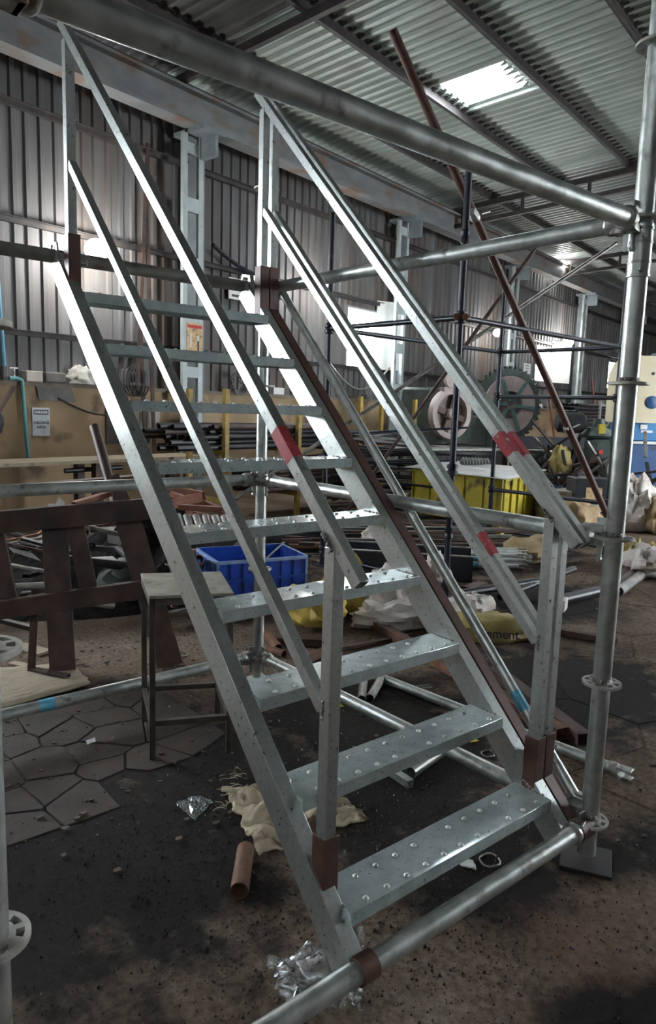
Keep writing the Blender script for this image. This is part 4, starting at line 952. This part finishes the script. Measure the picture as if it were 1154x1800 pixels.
MB().lathe(b0 - VR * .45 + UPV * 1.45, [(.12, -.22), (.16, -.18), (.16, .18), (.12, .22), (.04, .24)], 18, VR).build('motor', 'black_pipe', dm)
MB().tube(b0 + VR * .12 - VF * .2 + UPV * .78, b0 + VR * .12 - VF * .6 + UPV * .78, .17, 20, .14).build('pipe_end', 'grey_pipe', dm)
MB().box(b0 + VR * .14 + UPV * 1.08 - VF * .2, (.12, .3, .30), -YAW).build('switch_box', 'pipe_blue', dm)
MB().lathe(b0 - VR * .07 - VF * .36 + UPV * 1.02, [(.035, -.004), (.035, .004)], 18, -VF).build('red_badge', 'poster_red', dm)
MB().box(b0 + UPV * .52 - VF * .15, (.5, .4, .06), -YAW).build('table', 'machine_green', dm)
MB().box(b0 - VR * .03 - VF * .2 + UPV * 1.36, (.10, .08, .16), -YAW).build('yellow_switch', 'yellow_paint', dm)
sack('yellow_bag', 'small bright yellow bag hung left of the pillar drill', Vector((9.681, 5.066, 0.632)), (.42, .3, .45), 'sack_olive', 31, 0, .4)
sb = thing('steel_bench', 'dark steel bench with shelves behind the pillar drill', 'bench', b0 + VF * .9)
for k in (-1.0, .6):
    for j in (.75, 1.2): MB().box(b0 + VR * k + VF * j + UPV * .5, (.06, .06, 1.0), -YAW).build('leg', 'black_pipe', sb)
for z in (.35, .98): MB().box(b0 - VR * .2 + VF * .98 + UPV * z, (1.8, .55, .04), -YAW).build('shelf', 'black_pipe', sb)
MB().box(b0 - VR * .2 + VF * 1.24 + UPV * .68, (1.7, .02, 1.0), -YAW).build('back_panel', 'dark_bin', sb)
# clutter of dark bars and tubes round the drill
for i in range(60):
    a = b0 + VR * rnd.uniform(-1.1, .75) + VF * rnd.uniform(-.5, .6) + UPV * (.1 + rnd.random() * .85); th = rnd.uniform(0, math.pi); L_ = rnd.uniform(.35, .9)
    dr = (VR * math.cos(th) + UPV * math.sin(th) * .5 + VF * rnd.uniform(-.6, .6)).normalized()
    e_ = a + dr * L_; e_.z = max(.03, e_.z)
    mm = rnd.choice(('black_pipe', 'rust_dark', 'grey_pipe', 'black_pipe', 'rust_dark'))
    rtube('scrap_bar', CW[mm] + ' bar in the scrap heaped round the pillar drill', a, e_, .05, .035, mm, 'steel bar', 'scrap round the pillar drill', th=.004)
bm_ = thing('blue_machine', 'big blue machine with a cream angular guard at the right edge', 'machine', (11.800, 5.265, 0.000))
o_ = Vector((11.677, 5.327, 0.000))
def vbox(mb, x0, x1, y0, y1, z0, z1): return mb.hexa([o_ + VR * x + VF * y + UPV * z for z in (z0, z1) for x, y in ((x0, y0), (x1, y0), (x1, y1), (x0, y1))])
q = MB(); vbox(q, 0, 3.2, 0, .5, .03, 1.10); q.build('lower_body', 'machine_blue', bm_, bevel=.02)
q = MB(); vbox(q, 0, 3.25, -.03, .5, 1.10, 1.15); q.build('ledge', 'zinc_sheet', bm_)
q = MB(); vbox(q, .1, 3.2, .1, .45, 1.15, 2.0); q.build('upper_body', 'machine_sky', bm_, bevel=.02)
MB().prism([(.0, 1.47), (.70, 1.47), (.92, 1.66), (.92, 2.10), (.72, 2.62), (.22, 2.62), (.08, 2.5), (.0, 2.3)], o_ - VF * .05, VR, UPV, VF, .5).build('cream_guard', 'machine_cream', bm_)
MB().lathe(o_ + VR * .60 - VF * .05 + UPV * 1.83, [(.11, -.01), (.11, .02), (.09, .03)], 24, -VF).build('round_port', 'machine_blue', bm_)
MB().lathe(o_ + VR * .58 - VF * .05 + UPV * 2.32, [(.025, -.01), (.025, .01)], 12, -VF).build('bolt_hole', 'ink', bm_)
q = MB(); vbox(q, .52, .72, .08, .10, 1.30, 1.34); vbox(q, .50, .62, .08, .10, 1.36, 1.44); q.build('maker_plate', 'paper_white', bm_)
q = MB(); vbox(q, .95, 3.2, .1, 1.0, 2.0, 2.75); q.build('top_housing', 'machine_teal', bm_, bevel=.03)

# far bar rack by the third column
fk = thing('bar_rack', 'far rack of stacked dark bars beside the third column', 'rack', WP(20.0, 2.0, 0))
for uu in (19.9, 21.6):
    q = MB(); wbox(q, uu, uu + .08, 1.7, 1.78, 0, 2.0); q.build('post', 'frame_grey', fk)
    q = MB(); wbox(q, uu, uu + .08, 2.2, 2.28, 0, 2.0); q.build('post', 'frame_grey', fk)
for z in (.9, 1.85):
    q = MB(); wbox(q, 19.9, 21.7, 2.2, 2.26, z, z + .05); q.build('cross_rail', 'frame_grey', fk)
q = MB(); q.bar(WP(19.9, 2.25, .9), WP(21.6, 2.25, 1.85), .04, .04); q.build('diagonal_stay', 'frame_grey', fk)
for j in range(8):
    for i in range(4):
        pipe('racked_bar', 'dark bar end in the far rack beside the third column', WP(18.2 + rnd.uniform(-.2, .2), 2.2 - i * .11, 1.15 + j * .10), WP(21.4, 2.2 - i * .11, 1.15 + j * .10), .042, 'black_pipe', 'steel bar', 'bars in the far rack', n=8)
for uu, z0, z1, lb in ((21.5, 1.6, 2.9, 'orange bar leaning on the wall left of the third column'), (25.6, 1.7, 2.9, 'orange bar leaning on the wall right of the third column')):
    rtube('leaning_bar', lb, WP(uu, .6, .0), WP(uu - .5, .16, z1), .07, .05, 'oxide_red', 'steel bar')

# ------------------------------------------------------------------ scrap under and behind the trestle
rnd = random.Random(11)
def mound(name, label, c, rx, ry, h, m_, seed):
    q = MB(); vs = []; fs = []; n, k = 40, 16
    for j in range(k + 1):
        for i in range(n):
            A = 2 * math.pi * i / n; rr = j / k; x, y = rx * rr * math.cos(A), ry * rr * math.sin(A)
            z = h * (1 - rr * rr) * (.75 + .6 * nse((x * 2.2 + seed, y * 2.2, 0))) + .05 * h * nse((x * 11, y * 11, seed))
            vs.append((c[0] + x, c[1] + y, max(.003, z)))
    for j in range(k):
        for i in range(n): fs.append((j * n + i, j * n + (i + 1) % n, (j + 1) * n + (i + 1) % n, (j + 1) * n + i))
    q.add(vs, fs); return tag(q.build(name, m_, origin=(c[0], c[1], 0), angle=60), label, 'heap', kind='stuff')
mound('scrap_heap', 'dark heap of shop waste behind the trestle', (2.2, 4.9), 1.5, 1.3, .42, 'heap_dirt', 2)
mound('scrap_heap', 'dark heap of shop waste behind the blue crate', (4.75, 5.5), 1.1, 1.0, .2, 'heap_dirt', 5)
mound('scrap_heap', 'steep dark heap under the criss-cross reddish tubes', (2.72, 4.45), .85, .66, .74, 'heap_dirt', 7)
LAB = {'p': 'pipe offcut thrown on the dark heap behind the trestle', 'b': 'bent bar thrown on the dark heap behind the trestle', 'l': 'sheet steel plate offcut on the dark heap behind the trestle'}
for i in range(130):
    A = rnd.uniform(0, 6.283); rr = math.sqrt(rnd.random()); x, y = 2.1 + 1.5 * rr * math.cos(A), 4.6 + 1.5 * rr * math.sin(A)
    z = .04 + .40 * (1 - rr * rr) + rnd.uniform(0, .05); th = rnd.uniform(0, 3.14); L_ = rnd.uniform(.15, .55); tl = rnd.uniform(-.35, .35)
    a = Vector((x, y, max(.04, z))); dr = Vector((math.cos(th) * math.cos(tl), math.sin(th) * math.cos(tl), math.sin(tl))); b_ = a + dr * L_; b_.z = max(.04, b_.z)
    k = rnd.random()
    mm = rnd.choice(('old_tube', 'grey_pipe', 'black_pipe', 'black_pipe', 'brown_pipe') if k < .35 else (('rust_dark', 'old_tube', 'oxide_red', 'black_pipe', 'black_pipe') if k < .75 else ('zinc_sheet', 'slate', 'slate', 'old_tube')))
    if k < .35: pipe('scrap_pipe', CW[mm] + ' ' + LAB['p'], a, b_, rnd.uniform(.018, .035), mm, 'pipe', 'scrap pipes behind the trestle', n=10)
    elif k < .75: rtube('scrap_bar', CW[mm] + ' ' + LAB['b'], a, b_, rnd.uniform(.03, .06), rnd.uniform(.015, .04), mm, 'steel bar', 'scrap bars behind the trestle')
    else:
        up = Vector((rnd.uniform(-.5, .5), rnd.uniform(-.5, .5), 1)).normalized(); sx = dr - up * dr.dot(up); sx.normalize()
        w_, h_ = rnd.uniform(.06, .14), rnd.uniform(.05, .11)
        tag(MB().prism([(-w_, -h_), (w_, -h_ * .8), (w_ * .8, h_), (-w_ * .5, h_ * .9)], a, sx, up.cross(sx), up, .006).build('scrap_plate', mm), CW[mm] + ' ' + LAB['l'], 'steel plate', 'scrap plates behind the trestle')
# reddish square tubes lying criss-cross on the heap behind the left stringer
RT = [((2.676, 4.586, 0.805), (2.917, 4.376, 0.765)), ((2.575, 4.388, 0.702), (2.777, 4.105, 0.802)), ((2.548, 4.274, 0.679), (2.731, 4.007, 0.777)), ((2.512, 4.047, 0.715), (2.788, 3.813, 0.703)), ((2.801, 4.203, 0.731), (2.938, 3.937, 0.633)), ((2.665, 4.174, 0.665), (2.726, 3.977, 0.595)), ((2.633, 4.418, 0.775), (2.792, 4.206, 0.706)), ((2.650, 4.051, 0.648), (2.836, 3.818, 0.595))]
for i, (a, b_) in enumerate(RT):
    rtube('primed_tube', 'reddish primed square tube in the criss-cross pile behind the left stringer', a, b_, .055, .045, 'oxide_red', 'steel tube', 'criss-cross reddish tubes')
for i in range(6):
    a = Vector((2.452, 3.954, 0.652)) + VR * i * .075; pipe('pale_pipe', 'pale round pipe end under the criss-cross reddish tubes', a, a + VR * .08 - UPV * .10 - VF * .2, .034, 'grey_pipe', 'pipe', 'pale pipe ends')
pipe('red_pipe', 'red brown pipe ring end left of the blue crate', (2.241, 3.237, 0.457), (2.486, 3.665, 0.319), .035, 'oxide_red')
# plates, channels left of the trestle, low
for i in range(16):
    a = Vector((1.479, 4.459, 0.060)) + Vector((rnd.uniform(-.5, .7), rnd.uniform(-.4, .4), rnd.uniform(0, .12))); th = rnd.uniform(-.6, .2); L_ = rnd.uniform(.35, .8)
    rtube('flat_bar', 'long flat bar in the loose layer seen through the trestle', a, a + Vector((math.cos(th), math.sin(th), rnd.uniform(-.05, .05))) * L_, .06, .012, rnd.choice(('old_tube', 'rust_dark', 'grey_pipe', 'rust')), 'steel bar', 'flat bars under the trestle', th=.003)
gp = thing('gear_casting', 'dark green iron casting on the heap behind the trestle', 'casting', (1.95, 3.9, .2))
MB().lathe((1.95, 3.9, .12), [(.16, 0), (.20, .03), (.20, .10), (.12, .14), (.10, .24), (.05, .26)], 20, (.2, -.3, 1)).build('casting_body', 'machine_green', gp)
# dark table on the left by the wall with plank on top
wb = thing('wall_bench', 'rusty steel bench with a long plank top in front of the ochre wall', 'bench', WP(4.6, 1.2, 0))
q = MB(); wbox(q, 2.6, 6.3, .75, 1.35, .80, .84); q.build('plank', 'plywood', wb)
for uu in (3.0, 4.55, 6.0):
    q = MB(); wbox(q, uu, uu + .1, .8, .9, 0, .80); wbox(q, uu, uu + .1, 1.2, 1.3, 0, .80); q.build('leg', 'rust_dark', wb)
tag(MB().tube(WP(4.25, 1.1, .70), WP(5.0, 1.2, .72), .03, 10).build('tool_bar', 'black_pipe'), 'dark tool bar hanging under the bench plank', 'tool')
rtube('red_angle', 'reddish angle iron leaning from the left edge on the ochre wall', (1.448, 5.265, 1.381), (1.653, 5.408, 1.648), .035, .03, 'primer', 'steel bar')
q = MB(); c = Vector((1.438, 5.134, 1.338)); q.lathe(c, [(.03, -.08), (.05, 0), (.045, .06), (.02, .1)], 12); tag(q.build('hanging_clamp', 'black_pipe'), 'dark clamp hanging at the left picture edge', 'clamp')
rtube('brown_channel', 'heavy brown channel lying along the floor behind the trestle top', (1.181, 4.081, 0.912), (2.217, 3.755, 0.999), .12, .06, 'rust_dark', 'steel channel')

# ------------------------------------------------------------------ on the ochre wall
sg = thing('danger_sign', 'grey danger sign lettered welding area on the ochre wall', 'sign', WP(4.52, .11, 1.07))
q = MB(); wbox(q, 4.40, 4.645, .10, .108, 1.075, 1.44); q.build('sign_board', 'sign_face', sg)
q = MB(); wbox(q, 4.40, 4.645, .108, .110, 1.425, 1.44); wbox(q, 4.40, 4.645, .108, .110, 1.075, 1.09); wbox(q, 4.40, 4.412, .108, .110, 1.09, 1.425); wbox(q, 4.633, 4.645, .108, .110, 1.09, 1.425); q.build('sign_border', 'zinc_sheet', sg)
q = MB(); wbox(q, 4.418, 4.627, .108, .1095, 1.350, 1.415); q.build('header_band', 'sign_band', sg)
nu = U.copy()
text_mesh('DANGER', .046, WP(4.5225, .111, 1.382), nu, UPV, 'paper_white', sg, bold=True)
text_mesh('WELDING', .050, WP(4.5225, .110, 1.245), nu, UPV, 'ink', sg, bold=True); text_mesh('AREA', .050, WP(4.5225, .110, 1.188), nu, UPV, 'ink', sg, bold=True)
ps = thing('safety_poster', 'tan poster with a red header hung on the first column', 'poster', WP(6.88, .43, 2.3))
q = MB(); wbox(q, 6.71, 7.01, .425, .432, 2.33, 2.76); q.build('sheet', 'poster_tan', ps)
q = MB(); wbox(q, 6.72, 7.0, .432, .434, 2.685, 2.73); q.build('header', 'poster_red', ps)
q = MB(); wbox(q, 6.91, 6.94, .432, .434, 2.35, 2.52); q.build('figure_dark', 'ink', ps)
q = MB(); wbox(q, 6.90, 6.94, .432, .435, 2.5, 2.58); wbox(q, 6.76, 6.80, .432, .4345, 2.40, 2.60); q.build('figure_pale', 'paper_white', ps)
pn = thing('notice_board', 'small lettered notice on the wall beside the far corner post', 'notice', WP(8.2, .1, 3.3))
q = MB(); wbox(q, 7.85, 8.45, .10, .11, 3.28, 3.62); q.build('sheet', 'paper_white', pn)
for k in range(3): q = MB(); wbox(q, 7.92, 8.38, .11, .112, 3.32 + k * .1, 3.36 + k * .1); q.build('print_line', 'ink', pn)
cd = thing('notice_card', 'small white card on the wall behind the far tower post', 'notice', WP(19.0, .2, 2.7))
q = MB(); wbox(q, 18.75, 19.2, .45, .46, 2.7, 2.98); q.build('sheet', 'paper_white', cd)
for k in range(3): q = MB(); wbox(q, 18.85, 19.05, .46, .463, 2.76 + k * .07, 2.78 + k * .07); q.build('print_line', 'ink', cd)
tag(MB().tube(WP(4.02, .16, 1.95), WP(3.92, .16, 4.1), .028, 12).build('blue_pipe', 'pipe_blue'), 'blue vertical pipe clipped to the sheet wall at the left edge', 'pipe')
tp = thing('tap_pipe', 'teal water pipe with a tap running down the ochre wall', 'pipe', WP(4.25, .16, .82))
MB().path([WP(4.30, .16, .80), WP(4.27, .16, 1.3), WP(4.25, .16, 1.70), WP(4.245, .16, 1.78), WP(4.19, .16, 1.80), WP(4.08, .16, 1.80)], .028, 10).build('pipe_run', 'pipe_teal', tp)
q = MB().tube(WP(4.14, .16, 1.80), WP(4.14, .16, 1.93), .02, 8).bar(WP(4.09, .16, 1.93), WP(4.19, .16, 1.93), .02, .015); q.build('tap', 'cast_steel', tp)
tag(MB().box(WP(4.42, .10, LOW + .12), (.24, .11, .14), WA + .1).build('small_carton', 'carton', bevel=.01), 'white and red small carton on the wall ledge beside the tap', 'carton')
tag(MB().box(WP(4.72, .10, LOW + .12), (.30, .12, .14), WA).build('grey_box', 'slate', bevel=.02), 'dull grey box on the wall ledge right of the small carton', 'box')
sack('white_rag', 'crumpled white rag on the wall ledge', WP(5.12, .12, LOW + .05), (.42, .15, .24), 'cloth_white', 41, WA, .6, cat='rag'); sack('white_rag', 'long white rag draped right of the crumpled one on the ledge', WP(5.42, .12, LOW + .05), (.40, .14, .14), 'cloth_white', 42, WA - .2, .5, cat='rag')
tag(cloth([WP(4.5, .12, 1.54), WP(5.02, .13, 1.52), WP(4.95, .13, 1.74), WP(4.45, .12, 1.76)], 8, 8, .02, 2, 2, .03, 0).build('paper_sheet', 'slate'), 'torn grey sheet hanging over the wall ledge', 'sheet')
tag(MB().path([WP(4.75 + 1.6 * t_, .13, 1.58 - .22 * math.sin(min(1, t_ * 2.2) * 1.57)) for t_ in [k / 14 for k in range(15)]], .012, 6).build('wall_cable', 'cable_black'), 'black cable drooping along the ochre wall', 'cable')
sw = thing('switch_box', 'dark switch board on the ochre wall behind the left stringer', 'switch board', WP(5.9, .11, 1.0))
q = MB(); wbox(q, 5.50, 6.25, .10, .13, .95, 1.45); q.build('backing_board', 'steel_dark', sw)
q = MB(); wbox(q, 5.95, 6.35, .13, .25, 1.05, 1.42); q.build('box_body', 'carton', sw, bevel=.01)
q = MB(); wbox(q, 5.8, 6.3, .045, .17, LOW + .05, LOW + .30); tag(q.build('battery_box', 'slate', bevel=.02), 'grey box with black cables on the wall ledge behind the stringer', 'box')
for k in range(5):
    c = WP(5.75 + .05 * k, .24, LOW + .12); tag(MB().path([c + U * (.09 * math.cos(A * .4)) + UPV * (.20 * math.sin(A * .4)) - N * .01 * A for A in range(16)], .012, 5).build('cable_loop', 'cable_black'), 'black cable loop hung on the grey ledge box', 'cable', 'cable loops on the ledge box')
for (uu, zz, rr, nn, lb) in ((7.95, LOW + .20, .20, 6, 'coil of grey rope on the ledge right of the first column'), (6.95, .85, .30, 6, 'tangle of black cable hung on the first column foot')):
    q = MB()
    for k in range(nn): q.path([WP(uu + rnd.uniform(-.05, .05) + (rr * (.6 + .08 * k)) * math.cos(2 * math.pi * i / 20), .22 + .02 * k + (.25 if uu < 7.5 else 0), zz + (rr * (.6 + .07 * k)) * math.sin(2 * math.pi * i / 20)) for i in range(21)], .013, 5)
    tag(q.build('rope_coil', 'rope'), lb, 'coil')
for k, (u0, u1, z0, z1) in enumerate(((5.9, 6.25, 1.7, 5.2), (6.15, 6.2, .6, 4.6), (5.95, 6.1, .3, 2.6))):
    rtube('angle_iron', ['rusty angle iron leaning up the sheet wall left of the first column', 'upright rusty flat iron left of the first column', 'short rusty flat iron crossing the ledge left of the first column'][k], WP(u0, .30 + .08 * k, z0), WP(u1, .12, z1), .06, .02, 'rust_dark', 'angle iron', up=-N)
for k in range(7):
    uu = 13.35 + k * .14 + rnd.uniform(-.05, .05); rtube('leaning_rod', 'thin rusty rod leaning on the ochre wall right of the second column', WP(uu + rnd.uniform(-.3, .1), .5, .3), WP(uu, .12, 1.75 + rnd.uniform(-.2, .2)), .025, .02, 'rust_dark', 'rod', 'rods leaning on the ochre wall')
# small ledge clutter
for i in range(26):
    uu = 8.6 + i * .62 + rnd.uniform(-.2, .2); s_ = rnd.uniform(.05, .14)
    tag(MB().box(WP(uu, .05, LOW + .05 + s_ * .5), (s_ * 2.2, .1, s_), WA + rnd.uniform(-.4, .4)).build('ledge_scrap', rnd.choice(('rust_dark', 'slate', 'black_pipe', 'rust', 'paper_white')), bevel=.01), 'small odd piece left on the long wall ledge', 'scrap', 'odd pieces on the wall ledge')
# black hose hanging in the first bay
tag(MB().path([WP(7.4 + 1.3 * t_, .22, 4.02 - .30 * t_ - .10 * math.sin(3.14 * t_)) for t_ in [k / 10 for k in range(11)]], .035, 8).build('black_hose', 'black_paint'), 'thick black hose sagging along the wall right of the first column', 'hose')
tag(MB().path([WP(10.3 + 2.1 * t_, .25, 2.45 - .5 * math.sin(3.14 * t_)) for t_ in [k / 12 for k in range(13)]], .02, 6).build('grey_hose', 'grey_pipe'), 'thin grey hose sagging under the open window', 'hose')

# ------------------------------------------------------------------ grit, swarf and chips on the floor (nobody could count it)
q = MB()
for i in range(14000):
    if i % 3 == 0: x, y = rnd.uniform(.2, 3.2), rnd.uniform(-.6, 2.6)
    elif i % 3 == 1: x, y = rnd.gauss(1.2, .45), rnd.gauss(.5, .5)
    else: x, y = rnd.uniform(1.5, 6.5), rnd.uniform(-.8, 3.6)
    s_ = .0015 + .0055 * rnd.random() ** 3; A = rnd.uniform(0, 6.28)
    q.add([(x + s_ * math.cos(A + k * 2.09) * rnd.uniform(.6, 1.5), y + s_ * math.sin(A + k * 2.09), .002 + (.008 if False else 0)) for k in range(3)] + [(x, y, .0035 + s_ * rnd.uniform(.6, 1.6))], [(0, 1, 3), (1, 2, 3), (2, 0, 3)])
mat('swarf', (0.10, 0.10, 0.10), (0.03, 0.028, 0.026), metal=.6, rough=.45, scale=40, lo=.4, hi=.55)
tag(q.build('swarf_grit', 'swarf', origin=(0, 0, 0), angle=10), 'fine grit and metal swarf scattered over the floor', 'grit', kind='stuff')
q = MB()
for i in range(420):
    x, y = (rnd.uniform(.1, 2.2), rnd.uniform(.9, 3.2)) if i % 2 else (rnd.uniform(2.0, 6.0), rnd.uniform(-.4, 3.4))
    s_ = rnd.uniform(.004, .017); A = rnd.uniform(0, 6.28); h = rnd.uniform(.003, .010)
    q.prism([(s_ * math.cos(A + k * 1.26) * rnd.uniform(.5, 1.3), s_ * .7 * math.sin(A + k * 1.26)) for k in range(5)], (x, y, .006), (1, 0, 0), (0, 1, 0), (0, 0, 1), h)
mat('chips', (0.13, 0.10, 0.08), (0.05, 0.04, 0.035), rough=.85, scale=9, lo=.4, hi=.6)
tag(q.build('rubble_chips', 'chips', origin=(0, 0, 0)), 'small stone and rust chips strewn over the floor', 'rubble', kind='stuff')

# ------------------------------------------------------------------ lit lamps along the wall
mat('led', (1.0, 0.98, 0.94), emit=95.0)
mat('lamp_case', (0.25, 0.25, 0.26), rough=.5)
for i, (uu, dd, zz, rr) in enumerate(((5.13, .5, 3.49, .15), (9.82, .5, 3.71, .10), (21.8, .5, 3.84, .16), (16.88, .5, 3.61, .10), (20.88, .5, 5.97, .12))):
    lb = ['brightest lit lamp on the wall at the left', 'lit lamp left of the open window', 'lit lamp above the far shutter', 'small lit lamp beyond the far tower post', 'tiny lit lamp high under the eave'][i]
    L_ = thing('wall_lamp', lb, 'lamp', WP(uu, dd, zz), 'lit lamps along the back wall')
    MB().lathe(WP(uu, dd, zz), [(rr * math.sin(a_ * math.pi / 12), -rr * math.cos(a_ * math.pi / 12)) for a_ in range(1, 13)], 20, -N + U * -.35).build('glowing_globe', 'led', L_)
    MB().tube(WP(uu, dd - .05, zz), WP(uu, .1, zz + .02), .025, 10).build('wall_arm', 'lamp_case', L_)
    MB().lathe(WP(uu, dd - rr * .8, zz), [(rr * .5, -.04), (rr * .6, 0), (rr * .5, .05)], 16, -N).build('lamp_holder', 'lamp_case', L_)
